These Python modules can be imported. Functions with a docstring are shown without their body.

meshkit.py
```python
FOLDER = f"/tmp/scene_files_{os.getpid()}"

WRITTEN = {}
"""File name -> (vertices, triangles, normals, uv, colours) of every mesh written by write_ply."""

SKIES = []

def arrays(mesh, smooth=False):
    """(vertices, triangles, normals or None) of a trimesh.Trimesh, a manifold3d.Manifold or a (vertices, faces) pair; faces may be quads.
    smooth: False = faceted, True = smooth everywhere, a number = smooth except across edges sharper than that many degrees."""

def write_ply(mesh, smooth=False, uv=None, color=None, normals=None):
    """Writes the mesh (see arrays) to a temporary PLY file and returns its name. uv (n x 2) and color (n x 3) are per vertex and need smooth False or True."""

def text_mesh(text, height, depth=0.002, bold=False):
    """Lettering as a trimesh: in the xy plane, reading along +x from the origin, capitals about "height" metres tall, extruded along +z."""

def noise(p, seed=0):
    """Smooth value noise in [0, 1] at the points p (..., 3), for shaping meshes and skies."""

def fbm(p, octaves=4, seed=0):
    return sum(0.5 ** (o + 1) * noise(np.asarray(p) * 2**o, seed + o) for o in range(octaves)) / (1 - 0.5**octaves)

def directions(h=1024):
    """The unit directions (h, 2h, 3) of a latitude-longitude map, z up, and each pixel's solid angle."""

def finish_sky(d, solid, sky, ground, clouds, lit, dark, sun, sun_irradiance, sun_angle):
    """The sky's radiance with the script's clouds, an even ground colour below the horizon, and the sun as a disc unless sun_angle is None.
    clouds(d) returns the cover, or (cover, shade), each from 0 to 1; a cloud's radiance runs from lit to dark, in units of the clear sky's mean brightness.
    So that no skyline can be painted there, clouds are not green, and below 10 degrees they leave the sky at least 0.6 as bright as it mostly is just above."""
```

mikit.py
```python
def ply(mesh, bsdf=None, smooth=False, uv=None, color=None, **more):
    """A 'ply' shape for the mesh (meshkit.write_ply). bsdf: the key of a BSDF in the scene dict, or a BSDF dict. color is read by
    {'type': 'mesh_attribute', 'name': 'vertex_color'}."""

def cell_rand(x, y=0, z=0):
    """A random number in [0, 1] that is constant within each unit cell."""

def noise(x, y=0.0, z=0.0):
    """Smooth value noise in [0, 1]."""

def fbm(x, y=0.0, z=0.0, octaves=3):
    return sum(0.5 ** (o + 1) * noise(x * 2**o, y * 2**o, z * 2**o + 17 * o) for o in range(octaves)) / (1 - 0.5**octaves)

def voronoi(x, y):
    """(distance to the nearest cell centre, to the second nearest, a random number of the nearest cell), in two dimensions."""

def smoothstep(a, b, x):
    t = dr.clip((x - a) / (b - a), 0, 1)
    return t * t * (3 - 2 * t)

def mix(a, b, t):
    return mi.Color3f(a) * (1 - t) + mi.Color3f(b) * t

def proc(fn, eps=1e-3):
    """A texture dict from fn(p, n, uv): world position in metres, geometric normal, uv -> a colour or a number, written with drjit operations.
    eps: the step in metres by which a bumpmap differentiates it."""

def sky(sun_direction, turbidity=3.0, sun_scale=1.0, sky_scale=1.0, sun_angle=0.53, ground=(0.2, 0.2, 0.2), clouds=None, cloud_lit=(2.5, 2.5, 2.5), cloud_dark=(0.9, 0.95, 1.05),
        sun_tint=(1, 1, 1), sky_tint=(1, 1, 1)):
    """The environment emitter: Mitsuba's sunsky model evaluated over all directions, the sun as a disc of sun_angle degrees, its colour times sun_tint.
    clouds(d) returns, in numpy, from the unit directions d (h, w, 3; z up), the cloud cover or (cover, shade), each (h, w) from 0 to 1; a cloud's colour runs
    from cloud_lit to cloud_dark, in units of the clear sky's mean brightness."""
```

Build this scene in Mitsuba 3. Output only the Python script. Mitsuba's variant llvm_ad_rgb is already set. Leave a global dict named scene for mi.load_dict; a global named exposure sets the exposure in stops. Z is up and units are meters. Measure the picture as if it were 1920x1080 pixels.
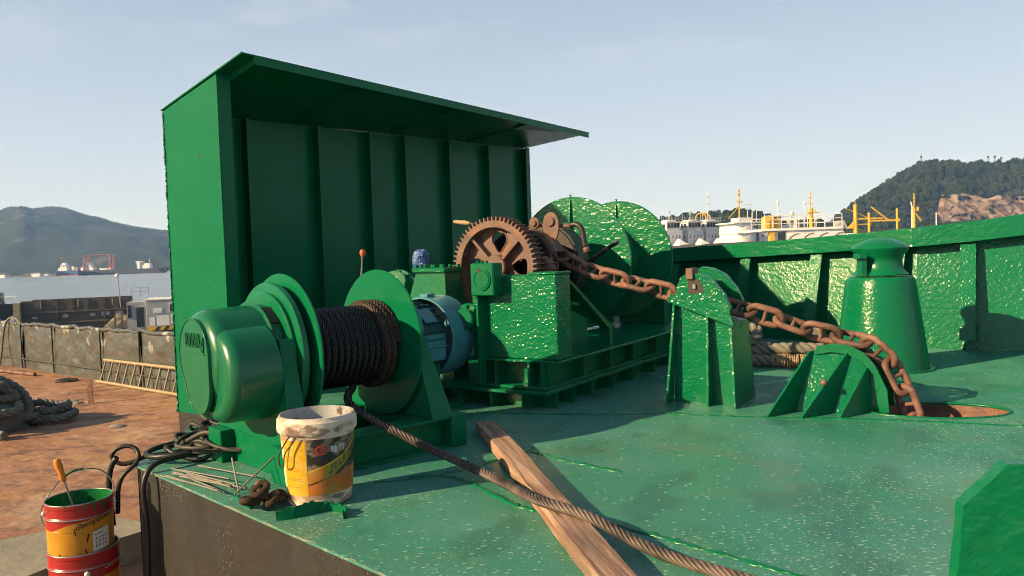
import math, random
import numpy as np, trimesh, drjit as dr, mitsuba as mi, mikit, meshkit
from mikit import noise, fbm, voronoi, cell_rand, smoothstep, mix
from shapely.geometry import Polygon, Point, box as sbox, LineString
from shapely.ops import unary_union
import manifold3d as m3

scene, labels = {}, {}
PI = math.pi
# ------------------------------------------------------------------ camera
PITCH, ROLL, EYE = math.radians(2.4), math.radians(1.9), 0.96
fw = np.array([0, math.cos(PITCH), -math.sin(PITCH)])
r0 = np.array([1.0, 0, 0]); u0 = np.cross(r0, fw)
up = u0 * math.cos(ROLL) + r0 * math.sin(ROLL)
eye = np.array([0, 0, EYE])
T = mi.ScalarTransform4f
scene['camera'] = {'type': 'perspective', 'fov': 67.0, 'fov_axis': 'x', 'near_clip': 0.05, 'far_clip': 12000.0,
                   'to_world': T().look_at(origin=eye.tolist(), target=(eye + fw).tolist(), up=up.tolist()),
                   'medium': {'type': 'ref', 'id': 'air'}}
# ------------------------------------------------------------------ sky, sun, air, exposure
SUN = (-0.816, -0.398, 0.418)
exposure = 2.97
def clouds(d):
    az = np.arctan2(d[..., 0], d[..., 1]); el = np.arcsin(np.clip(d[..., 2], -1, 1))
    q = np.stack([az * 7, el * 26, az * 0 + 3.7], -1)
    n = meshkit.fbm(q, 5, 11)
    m = np.clip((n - 0.50) / 0.22, 0, 1) * np.clip((el - 0.20) / 0.15, 0, 1)
    veil = 0.86 * np.exp(-np.clip(el, 0, 2) / 0.42)
    return np.clip(veil + 0.28 * m, 0, 1), 0 * m
scene['sky'] = mikit.sky(SUN, turbidity=3.0, sun_scale=1.0, sky_scale=0.485, sky_tint=(0.94, 1.02, 1.09), sun_tint=(1.0, 0.94, 0.83), clouds=clouds,
                         cloud_lit=(2.90, 3.06, 3.30), cloud_dark=(0.8, 0.85, 0.9), ground=(0.12, 0.13, 0.14))
scene['air'] = {'type': 'homogeneous', 'albedo': {'type': 'rgb', 'value': [0.84, 0.94, 1.0]}, 'sigma_t': {'type': 'rgb', 'value': [0.000072, 0.000118, 0.000220]}}

# ------------------------------------------------------------------ materials
def rgb(c): return {'type': 'rgb', 'value': [float(x) for x in c]}
def mat(key, color, rough=0.5, spec=0.5, metallic=0.0, clearcoat=0.0, bump=None, bscale=0.0, eps=2e-3, ccg=0.9):
    b = {'type': 'principled', 'base_color': color if isinstance(color, dict) else rgb([x * (0.58 if max(color) < 0.6 else 0.76) for x in color]),
         'roughness': rough if isinstance(rough, dict) else float(rough), 'specular': float(spec), 'metallic': float(metallic)}
    if clearcoat: b['clearcoat'] = float(clearcoat); b['clearcoat_gloss'] = float(ccg)
    if bump is not None: b = {'type': 'bumpmap', 'tex': mikit.proc(bump, eps), 'scale': float(bscale), 'bsdf': b}
    scene[key] = {'type': 'twosided', 'bsdf': b}
    return key

ALB = 0.58
def col(fn): return mikit.proc(lambda p, n, uv: mi.Color3f(fn(p, n, uv)) * ALB)
def c_green(p, n, uv):
    a = fbm(p.x * 2.3, p.y * 2.3, p.z * 2.3, 3)
    b = fbm(p.x * 21, p.y * 21, p.z * 21, 2)
    c = mix((0.001, 0.165, 0.066), (0.004, 0.215, 0.092), a)
    return mix(c, (0.016, 0.21, 0.080), smoothstep(0.55, 0.8, b) * 0.5)
def h_lumpy(p, n, uv):
    w = noise(p.x * 11, p.y * 11, p.z * 11) * 1.6
    a = noise(p.x * 70 + w, p.y * 70, p.z * 70 + w)
    b = noise(p.x * 150, p.y * 150 + w, p.z * 150)
    m = 0.70 + 0.30 * smoothstep(0.30, 0.62, fbm(p.x * 3.3, p.y * 3.3, p.z * 3.3, 2))
    return (a * 0.6 + b * 0.4) * m
def h_soft(p, n, uv):
    return fbm(p.x * 16, p.y * 16, p.z * 16, 2)
def h_mid(p, n, uv):
    return noise(p.x * 30, p.y * 30, p.z * 30) * 0.6 + noise(p.x * 85, p.y * 85, p.z * 85) * 0.4
G = col(c_green)
mat('m_green_lumpy', G, 0.18, 0.30, bump=h_lumpy, bscale=0.0050)
def h_coarse(p, n, uv):
    w = noise(p.x * 7, p.y * 7, p.z * 7) * 1.8
    a = noise(p.x * 38 + w, p.y * 38, p.z * 38 + w)
    b = noise(p.x * 96, p.y * 96 + w, p.z * 96)
    m = 0.55 + 0.45 * smoothstep(0.32, 0.6, fbm(p.x * 2.2, p.y * 2.2, p.z * 2.2, 2))
    return (a * 0.62 + b * 0.38) * m
mat('m_green_coarse', G, 0.23, 0.34, bump=h_coarse, bscale=0.0062)
mat('m_green_mid', G, 0.28, 0.35, bump=h_mid, bscale=0.0022)
mat('m_green', G, 0.30, 0.14, bump=h_soft, bscale=0.0009)
mat('m_green_case', col(lambda p, n, uv: mix((0.003, 0.14, 0.060), (0.006, 0.175, 0.076), fbm(p.x * 5, p.y * 5, p.z * 5, 2))), 0.27, 0.35, clearcoat=0.25, bump=h_soft, bscale=0.0022)

def c_deck(p, n, uv):
    big = fbm(p.x * 1.1, p.y * 1.1, 0.0, 4)
    mid = fbm(p.x * 7 + 31, p.y * 7, 1.0, 3)
    c = mix((0.040, 0.260, 0.172), (0.098, 0.325, 0.262), smoothstep(0.3, 0.75, big))
    c = mix(c, (0.090, 0.280, 0.160), smoothstep(0.50, 0.78, mid) * 0.40)
    c = mix(c, (0.21, 0.20, 0.12), smoothstep(0.70, 0.82, fbm(p.x * 2.7 + 5, p.y * 2.7, 4.0, 3)) * 0.22)
    c = mix(c, (0.030, 0.150, 0.098), smoothstep(0.52, 0.74, fbm(p.x * 4.2 - p.y * 1.4 + 21, p.y * 3.1, 9.0, 4)) * 0.50)
    d1, d2, r = voronoi(p.x * 26 + mid * 2.0, p.y * 44)
    d3, d4, r2 = voronoi(p.x * 85, p.y * 120 + mid * 2)
    dens = smoothstep(0.40, 0.66, fbm(p.x * 1.3 + 9, p.y * 1.3, 2.0, 3))
    s = smoothstep(0.17, 0.09, d1 / (0.35 + r)) * dr.select(r > 0.92 - 0.40 * dens, 1.0, 0.0)
    s2 = smoothstep(0.30, 0.15, d3) * dr.select(r2 > 0.97 - 0.20 * dens, 0.7, 0.0)
    return mix(c, (0.44, 0.64, 0.48), dr.maximum(s, s2) * 0.75)
def h_deck(p, n, uv):
    return fbm(p.x * 26, p.y * 26, p.z * 26, 3)
def r_deck(p, n, uv):
    return 0.36 + 0.26 * smoothstep(0.38, 0.62, fbm(p.x * 1.7 + 3, p.y * 1.7, 7.0, 4))
mat('m_deck', col(c_deck), mikit.proc(r_deck), 0.42, bump=h_deck, bscale=0.0026)

def c_hull(p, n, uv):
    big = fbm(p.x * 2, p.y * 2, p.z * 2, 3)
    st = fbm(p.x * 14, p.y * 14, p.z * 2.2, 3)
    c = mix((0.020, 0.0205, 0.0215), (0.046, 0.0465, 0.048), st)
    c = mix(c, (0.034, 0.029, 0.024), smoothstep(0.45, 0.7, big) * 0.6)
    u = p.x * 0.72 - p.y * 0.69
    d1, d2, r = voronoi(u * 62, p.z * 55)
    s = smoothstep(0.28, 0.16, d1) * dr.select(r > 0.80, 1.0, 0.0) * smoothstep(0.40, 0.70, fbm(u * 4, p.z * 4, 3.0, 2))
    return mix(c, (0.26, 0.25, 0.21), s * 0.7)
mat('m_hull', col(c_hull), 0.62, 0.3, bump=h_deck, bscale=0.004)

def c_rustdeck(p, n, uv):
    a = fbm(p.x * 0.9, p.y * 0.9, 0.0, 4)
    b = fbm(p.x * 5, p.y * 9, 1.0, 4)
    c = mix((0.34, 0.17, 0.10), (0.52, 0.31, 0.205), a)
    c = mix(c, (0.19, 0.115, 0.085), smoothstep(0.52, 0.75, b) * 0.8)
    c = mix(c, (0.56, 0.40, 0.28), smoothstep(0.56, 0.76, fbm(p.x * 2.2 + 40, p.y * 3.5, 2.0, 3)) * 0.6)
    c = mix(c, (0.50, 0.29, 0.11), smoothstep(0.60, 0.8, fbm(p.x * 1.5 + 7, p.y * 4 + 3, 5.0, 3)) * 0.5)
    return c
mat('m_rustdeck', col(c_rustdeck), 0.7, 0.25, bump=lambda p, n, uv: fbm(p.x * 6, p.y * 8, 0.0, 4), bscale=0.03)

def c_greywall(p, n, uv):
    st = fbm(p.x * 5, p.y * 5, p.z * 1.6, 4)
    top = smoothstep(-0.45, 0.0, p.z)
    c = mix((0.068, 0.077, 0.074), (0.145, 0.158, 0.150), st)
    w = smoothstep(0.64, 0.72, fbm(p.x * 7 + 3, p.y * 7, p.z * 5, 4)) * top
    c = mix(c, (0.62, 0.62, 0.59), w * 0.65)
    return mix(c, (0.16, 0.09, 0.05), smoothstep(0.58, 0.74, fbm(p.x * 3, p.y * 3, p.z * 9 + 6, 3)) * 0.4)
mat('m_greywall', col(c_greywall), 0.38, 0.4, bump=lambda p, n, uv: fbm(p.x * 5, p.y * 5, p.z * 5, 3), bscale=0.05)

def c_rust(p, n, uv):
    a = fbm(p.x * 18, p.y * 18, p.z * 18, 3)
    b = noise(p.x * 5, p.y * 5, p.z * 5)
    c = mix((0.19, 0.088, 0.060), (0.37, 0.205, 0.155), a)
    c = mix(c, (0.42, 0.27, 0.20), smoothstep(0.60, 0.78, fbm(p.x * 31 + 4, p.y * 31, p.z * 31, 2)) * 0.45)
    return mix(c, (0.055, 0.036, 0.03), smoothstep(0.50, 0.75, noise(p.x * 9, p.y * 9, p.z * 9)) * 0.65)
def h_rust(p, n, uv): return fbm(p.x * 60, p.y * 60, p.z * 60, 3)
mat('m_rust', col(c_rust), 0.6, 0.35, bump=h_rust, bscale=0.0025)
mat('m_rustgear', col(lambda p, n, uv: mix(mix((0.12, 0.070, 0.055), (0.26, 0.158, 0.130), fbm(p.x * 11, p.y * 11, p.z * 11, 3)), (0.34, 0.15, 0.085), smoothstep(0.5, 0.75, fbm(p.x * 7 + 9, p.y * 7, p.z * 7, 3)) * 0.75)), 0.6, 0.35, bump=h_rust, bscale=0.0015)
mat('m_darksteel', col(lambda p, n, uv: mix((0.018, 0.018, 0.018), (0.05, 0.042, 0.036), fbm(p.x * 12, p.y * 12, p.z * 12, 3))), 0.45, 0.4)
mat('m_motor', col(lambda p, n, uv: mix((0.055, 0.270, 0.345), (0.110, 0.370, 0.450), fbm(p.x * 9, p.y * 9, p.z * 9, 4))), 0.42, 0.45, bump=h_soft, bscale=0.002)
mat('m_motordark', (0.028, 0.095, 0.115), 0.45, 0.4)
mat('m_wiredark', col(lambda p, n, uv: mix((0.010, 0.010, 0.011), (0.026, 0.024, 0.023), fbm(p.x * 9, p.y * 9, p.z * 9, 2))), 0.45, 0.4)
mat('m_wire', col(lambda p, n, uv: mix((0.045, 0.037, 0.034), (0.19, 0.145, 0.125), smoothstep(0.25, 0.75, fbm(p.x * 14, p.y * 14, p.z * 14, 3)))), 0.5, 0.45)
mat('m_wirebrown', col(lambda p, n, uv: mix((0.036, 0.026, 0.020), (0.105, 0.072, 0.052), fbm(p.x * 20, p.y * 20, p.z * 20, 3))), 0.6, 0.3)
mat('m_ropegrey', col(lambda p, n, uv: mix((0.13, 0.135, 0.122), (0.33, 0.335, 0.30), fbm(p.x * 8, p.y * 8, p.z * 8, 3))), 0.85, 0.15, bump=h_rust, bscale=0.004)
mat('m_ropetan', col(lambda p, n, uv: mix((0.16, 0.152, 0.125), (0.36, 0.345, 0.285), fbm(p.x * 9, p.y * 9, p.z * 9, 3))), 0.85, 0.15, bump=h_rust, bscale=0.004)
mat('m_ropebrown', col(lambda p, n, uv: mix((0.030, 0.022, 0.017), (0.085, 0.06, 0.042), fbm(p.x * 30, p.y * 30, p.z * 30, 3))), 0.85, 0.15)
mat('m_whipping', (0.50, 0.36, 0.20), 0.7, 0.2)
def c_wood(p, n, uv):
    u = (p.x + 0.19) * 0.87 + (p.y - 4.27) * 0.20
    v = (p.x + 0.19) * 0.223 - (p.y - 4.27) * 0.975
    g = fbm(u * 90, v * 3.2, p.z * 60, 4)
    c = mix((0.24, 0.145, 0.10), (0.52, 0.36, 0.27), smoothstep(0.25, 0.75, g))
    c = mix(c, (0.12, 0.09, 0.075), smoothstep(0.56, 0.74, fbm(u * 16, v * 2.6 + 4, p.z * 6, 3)) * 0.65)
    crack = smoothstep(0.015, 0.0, dr.abs(noise(u * 22, v * 1.3, 2.0) - 0.5))
    return mix(c, (0.06, 0.04, 0.03), crack * 0.8)
mat('m_wood', col(c_wood), 0.75, 0.25, bump=lambda p, n, uv: fbm(p.x * 70, p.y * 14, p.z * 40, 3), bscale=0.003)
mat('m_ladder', col(lambda p, n, uv: mix((0.42, 0.30, 0.16), (0.55, 0.46, 0.30), fbm(p.x * 6, p.y * 6, p.z * 6, 2))), 0.6, 0.3)
mat('m_cable', (0.022, 0.021, 0.020), 0.45, 0.4)
mat('m_cablegrey', col(lambda p, n, uv: mix((0.035, 0.034, 0.030), (0.10, 0.095, 0.082), fbm(p.x * 12, p.y * 12, p.z * 12, 2))), 0.55, 0.35)
mat('m_rod', (0.30, 0.285, 0.25), 0.5, 0.4)
def c_bucket(p, n, uv):
    a = fbm(p.x * 16, p.y * 16, p.z * 16, 4)
    c = mix((0.80, 0.66, 0.52), (0.92, 0.84, 0.72), a)
    r = smoothstep(0.44, 0.64, fbm(p.x * 13 + 5, p.y * 13, p.z * 22, 4))
    c = mix(c, (0.35, 0.17, 0.085), r * 0.75)
    return mix(c, (0.10, 0.06, 0.045), smoothstep(0.55, 0.68, fbm(p.x * 20, p.y * 20 + 8, p.z * 26, 4)) * 0.75)
mat('m_bucket', col(c_bucket), 0.5, 0.4)
mat('m_bucketin', col(lambda p, n, uv: mix((0.55, 0.58, 0.58), (0.12, 0.08, 0.06), smoothstep(0.52, 0.64, fbm(p.x * 11, p.y * 11, p.z * 9, 4)))), 0.5, 0.4)
def worn(c, d, f=18, lo=0.5, hi=0.72, k=0.7):
    return col(lambda p, n, uv: mix(c, d, smoothstep(lo, hi, fbm(p.x * f, p.y * f, p.z * f, 3)) * k))
mat('m_labelyellow', worn((0.72, 0.44, 0.015), (0.75, 0.55, 0.10)), 0.4, 0.4)
mat('m_labelblack', worn((0.030, 0.030, 0.028), (0.34, 0.29, 0.22), 26, 0.46, 0.64, 0.75), 0.4, 0.4)
mat('m_labelband', worn((0.42, 0.36, 0.03), (0.25, 0.26, 0.05), 9), 0.4, 0.4)
mat('m_labelorange', worn((0.62, 0.20, 0.035), (0.55, 0.30, 0.06), 14), 0.4, 0.4)
mat('m_labelred', (0.50, 0.055, 0.04), 0.4, 0.4)
mat('m_print', (0.62, 0.62, 0.58), 0.5, 0.3)
mat('m_ink', (0.025, 0.018, 0.015), 0.5, 0.3)
mat('m_tinred', worn((0.44, 0.022, 0.022), (0.28, 0.03, 0.035), 10), 0.3, 0.5)
mat('m_tinyellow', worn((0.66, 0.33, 0.02), (0.52, 0.24, 0.03), 9), 0.32, 0.5)
mat('m_tinsteel', (0.45, 0.44, 0.42), 0.35, 0.5, metallic=0.7)
mat('m_paintwet', (0.012, 0.20, 0.055), 0.18, 0.5, bump=h_lumpy, bscale=0.004)
mat('m_orange', (0.70, 0.24, 0.03), 0.45, 0.4)
mat('m_redknob', (0.62, 0.12, 0.06), 0.4, 0.4)
mat('m_bluebag', col(lambda p, n, uv: mix((0.05, 0.13, 0.42), (0.30, 0.42, 0.66), smoothstep(0.45, 0.75, fbm(p.x * 26, p.y * 26, p.z * 40, 3)))), 0.35, 0.5, bump=h_lumpy, bscale=0.008)
mat('m_redtag', (0.55, 0.05, 0.08), 0.5, 0.3)
mat('m_slab', col(lambda p, n, uv: mix((0.26, 0.245, 0.20), (0.44, 0.42, 0.34), fbm(p.x * 5, p.y * 5, p.z * 5, 4))), 0.75, 0.25, bump=h_deck, bscale=0.006)
# far things
mat('m_white', worn((1.0, 1.0, 0.98), (0.80, 0.80, 0.78), 0.7), 0.5, 0.4)
mat('m_yellow', (0.66, 0.40, 0.03), 0.5, 0.4)
mat('m_window', (0.02, 0.026, 0.03), 0.12, 0.6)
mat('m_blue', (0.03, 0.10, 0.30), 0.5, 0.4)
mat('m_darkblue', (0.03, 0.04, 0.055), 0.5, 0.4)
mat('m_farred', (0.45, 0.14, 0.13), 0.6, 0.3)
mat('m_fargrey', (0.17, 0.16, 0.14), 0.6, 0.3)
def c_hopper(p, n, uv):
    c = mix((0.10, 0.093, 0.080), (0.17, 0.155, 0.135), fbm(p.x * 1.3, p.y * 1.3, p.z * 3, 4))
    return mix(c, (0.16, 0.085, 0.05), smoothstep(0.6, 0.8, fbm(p.x * 2, p.y * 2, p.z * 1.2 + 3, 3)) * 0.7)
mat('m_hopper', col(c_hopper), 0.65, 0.3)
mat('m_hopperlight', (0.42, 0.35, 0.25), 0.65, 0.3)
mat('m_cabin', (0.42, 0.44, 0.47), 0.5, 0.4)
def c_hill(p, n, uv):
    a = fbm(p.x * 0.02, p.y * 0.02, p.z * 0.02, 4)
    return mix((0.022, 0.040, 0.020), (0.060, 0.075, 0.034), a)
mat('m_hill', col(c_hill), 0.95, 0.0)
mat('m_trees', col(lambda p, n, uv: mix((0.012, 0.025, 0.011), (0.040, 0.055, 0.021), cell_rand(p.x * 0.22, p.y * 0.16, 0))), 0.9, 0.05)
mat('m_farhill', col(lambda p, n, uv: mix(mix((0.026, 0.042, 0.024), (0.062, 0.075, 0.042), fbm(p.x * 0.011, p.y * 0.011, p.z * 0.03, 5)), (0.21, 0.18, 0.13), smoothstep(0.66, 0.72, fbm(p.x * 0.012 + 7, 1.0, p.z * 0.02, 3)) * 0.5)), 0.95, 0.0)
mat('m_rock', col(lambda p, n, uv: mix((0.15, 0.105, 0.080), (0.46, 0.35, 0.27), smoothstep(0.3, 0.7, fbm(p.x * 0.30 + p.z * 0.2, p.y * 0.1, p.z * 0.12, 4)))), 0.9, 0.05)
mat('m_sea', col(lambda p, n, uv: mix((0.17, 0.215, 0.245), (0.20, 0.245, 0.275), fbm(p.x * 0.02, p.y * 0.004, 0.0, 3))), 0.24, 0.5,
    bump=lambda p, n, uv: fbm(p.x * 0.9, p.y * 0.5, 0.0, 3), bscale=0.10, eps=0.05)

# ------------------------------------------------------------------ mesh helpers
cat_ = trimesh.util.concatenate
def put(key, mesh, m, smooth=False, label=None, category=None, group=None, kind=None):
    if isinstance(mesh, list): mesh = cat_([x for x in mesh])
    if key in scene or key in USED:
        i = 1
        while f'{key}_{i:03d}' in scene: i += 1
        key = f'{key}_{i:03d}'
    scene[key] = mikit.ply(mesh, m, smooth=smooth)
    tag(key, label, category, group, kind)
    return key
USED = set()
def tag(key, label=None, category=None, group=None, kind=None):
    d = {k: v for k, v in dict(label=label, category=category, group=group, kind=kind).items() if v}
    if d: labels[key] = d
def thing(name, label, category, group=None):
    key, i = name, 0
    while key in USED:
        i += 1; key = f'{name}_{i:03d}'
    USED.add(key); tag(key, label, category, group)
    return key
class Fr:
    """local frame: x = right-near, y = away (heading in degrees from +y towards +x), z up"""
    def __init__(s, x, y, heading, z=0):
        h = math.radians(heading); s.M = np.eye(4)
        s.M[:3, 0] = (math.cos(h), -math.sin(h), 0); s.M[:3, 1] = (math.sin(h), math.cos(h), 0); s.M[:3, 3] = (x, y, z)
    def __call__(s, mesh):
        if isinstance(mesh, list): mesh = cat_(mesh)
        mesh = mesh.copy(); mesh.apply_transform(s.M); return mesh
    def pt(s, p): return s.M[:3, :3] @ np.asarray(p, float) + s.M[:3, 3]
ID = Fr(0, 0, 0)
def bx(x0, x1, y0, y1, z0, z1, b=0.0):
    x0, x1 = sorted((x0, x1)); y0, y1 = sorted((y0, y1)); z0, z1 = sorted((z0, z1))
    if b <= 0:
        m = trimesh.creation.box((x1 - x0, y1 - y0, z1 - z0)); m.apply_translation(((x0 + x1) / 2, (y0 + y1) / 2, (z0 + z1) / 2)); return m
    b = min(b, (x1 - x0) * .45, (y1 - y0) * .45, (z1 - z0) * .45); P = []
    for sx in (0, 1):
        for sy in (0, 1):
            for sz in (0, 1):
                X, Y, Z = (x0, x1)[sx], (y0, y1)[sy], (z0, z1)[sz]
                dx, dy, dz = (b, -b)[sx], (b, -b)[sy], (b, -b)[sz]
                P += [(X, Y + dy, Z + dz), (X + dx, Y, Z + dz), (X + dx, Y + dy, Z)]
    return trimesh.convex.convex_hull(np.array(P))
def hull(P): return trimesh.convex.convex_hull(np.array(P, float))
def axial(m):
    """z axis -> y axis (x mirrored)"""
    m = m.copy(); M = np.eye(4); M[:3, :3] = [[-1, 0, 0], [0, 0, 1], [0, 1, 0]]; m.apply_transform(M); return m
def lathe(prof, n=48): return trimesh.creation.revolve(np.array(prof, float), sections=n)
def disc(r, y0, y1, cx=0, cz=0, n=64, b=0.006, ri=0.0):
    if ri > 0: p = [(ri, y0), (r - b, y0), (r, y0 + b), (r, y1 - b), (r - b, y1), (ri, y1), (ri, y0)]
    else: p = [(0, y0), (r - b, y0), (r, y0 + b), (r, y1 - b), (r - b, y1), (0, y1)]
    m = axial(lathe(p, n)); m.apply_translation((cx, 0, cz)); return m
def zcyl(r, z0, z1, x=0, y=0, n=24, r2=None, b=0.0):
    r2 = r if r2 is None else r2
    m = lathe([(0, z0), (r - b, z0), (r, z0 + b), (r2, z1 - b), (r2 - b, z1), (0, z1)] if b else [(0, z0), (r, z0), (r2, z1), (0, z1)], n)
    m.apply_translation((x, y, 0)); return m
def frames(P):
    P = np.asarray(P, float); t = np.gradient(P, axis=0); t /= np.linalg.norm(t, axis=1, keepdims=True) + 1e-12
    a = np.cross(t[0], [0, 0, 1.0] if abs(t[0][2]) < .9 else [1.0, 0, 0]); a /= np.linalg.norm(a); A = [a]
    for i in range(1, len(P)):
        a = A[-1] - t[i] * (A[-1] @ t[i]); A.append(a / np.linalg.norm(a))
    A = np.array(A); return t, A, np.cross(t, A)
def tube(P, r, n=8, caps=True):
    P = np.asarray(P, float); t, A, B = frames(P); N = len(P); r = np.broadcast_to(r, N)
    th = np.arange(n) * 2 * PI / n
    v = P[:, None] + r[:, None, None] * (np.cos(th)[None, :, None] * A[:, None] + np.sin(th)[None, :, None] * B[:, None])
    i, j = np.meshgrid(np.arange(N - 1), np.arange(n), indexing='ij')
    q = np.stack([i * n + j, i * n + (j + 1) % n, (i + 1) * n + (j + 1) % n, (i + 1) * n + j], -1).reshape(-1, 4)
    f = np.vstack([q[:, [0, 1, 2]], q[:, [0, 2, 3]]]); v = v.reshape(-1, 3)
    if caps:
        v = np.vstack([v, P[0], P[-1]]); k = np.arange(n); k2 = (k + 1) % n; e = (N - 1) * n
        f = np.vstack([f, np.stack([k2, k, k * 0 + N * n], 1), np.stack([e + k, e + k2, k * 0 + N * n + 1], 1)])
    return trimesh.Trimesh(v, f, process=False)
def smoothpath(P, step=0.02):
    from scipy.interpolate import CubicSpline
    P = np.asarray(P, float); d = np.r_[0, np.cumsum(np.linalg.norm(np.diff(P, axis=0), axis=1))]
    cs = CubicSpline(d, P); return cs(np.linspace(0, d[-1], max(3, int(d[-1] / step))))
def twisted(P, R, ns=3, pitch=0.2, sides=7, fat=1.0):
    P = np.asarray(P, float); t, A, B = frames(P); s = np.r_[0, np.cumsum(np.linalg.norm(np.diff(P, axis=0), axis=1))]
    if ns == 3: off, rs = R * 0.50, R * 0.52 * fat
    else: off, rs = R * 0.69, R * 0.345 * fat
    out = []
    for k in range(ns):
        th = s / pitch * 2 * PI + k * 2 * PI / ns
        out.append(tube(P + off * (np.cos(th)[:, None] * A + np.sin(th)[:, None] * B), rs, sides))
    if ns > 3: out.append(tube(P, R * 0.5, 6))
    return cat_(out)
def ext(poly, h):
    """polygon(s) extruded along z from 0 to h"""
    g = getattr(poly, 'geoms', [poly]); return cat_([trimesh.creation.extrude_polygon(p, h, engine='earcut') for p in g])
def prism_y(pts, y0, y1):
    """outline in (x, z) extruded along y"""
    p = Polygon([(-x, z) for x, z in pts]).buffer(0); m = axial(ext(p, y1 - y0)); m.apply_translation((0, y0, 0)); return m
def prism_x(pts, x0, x1):
    """outline in (y, z) extruded along x"""
    p = Polygon(pts).buffer(0); m = ext(p, x1 - x0); M = np.eye(4); M[:3, :3] = [[0, 0, 1], [1, 0, 0], [0, 1, 0]]; m.apply_transform(M); m.apply_translation((x0, 0, 0)); return m
def bolt(x, y, z, r=0.012, h=0.012, axis='z'):
    m = zcyl(r, 0, h, n=6, b=0.002)
    if axis == 'y': m = axial(m)          # pokes +y
    if axis == '-y': m = axial(m); m.apply_scale((1, -1, 1)); m.invert()
    m.apply_translation((x, y, z)); return m
def facing(text, h, depth=0.003, bold=False):
    """lettering that faces -y, reads along +x, from the origin up"""
    m = meshkit.text_mesh(text, h, depth, bold); M = np.eye(4); M[:3, :3] = [[1, 0, 0], [0, 0, -1], [0, 1, 0]]; m.apply_transform(M); return m
def rough(m, size, amp, f, seed=0):
    """break up clean plates: subdivide and push the points about"""
    m = m.copy(); v, fc = trimesh.remesh.subdivide_to_size(m.vertices, m.faces, size); m = trimesh.Trimesh(v, fc); m.merge_vertices()
    p = m.vertices; d = np.stack([meshkit.fbm(p * f, 3, seed + k * 7) for k in range(3)], -1) - .5
    m.vertices = p + d * 2 * amp; return m
def rng(s): return np.random.default_rng(s)

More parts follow.
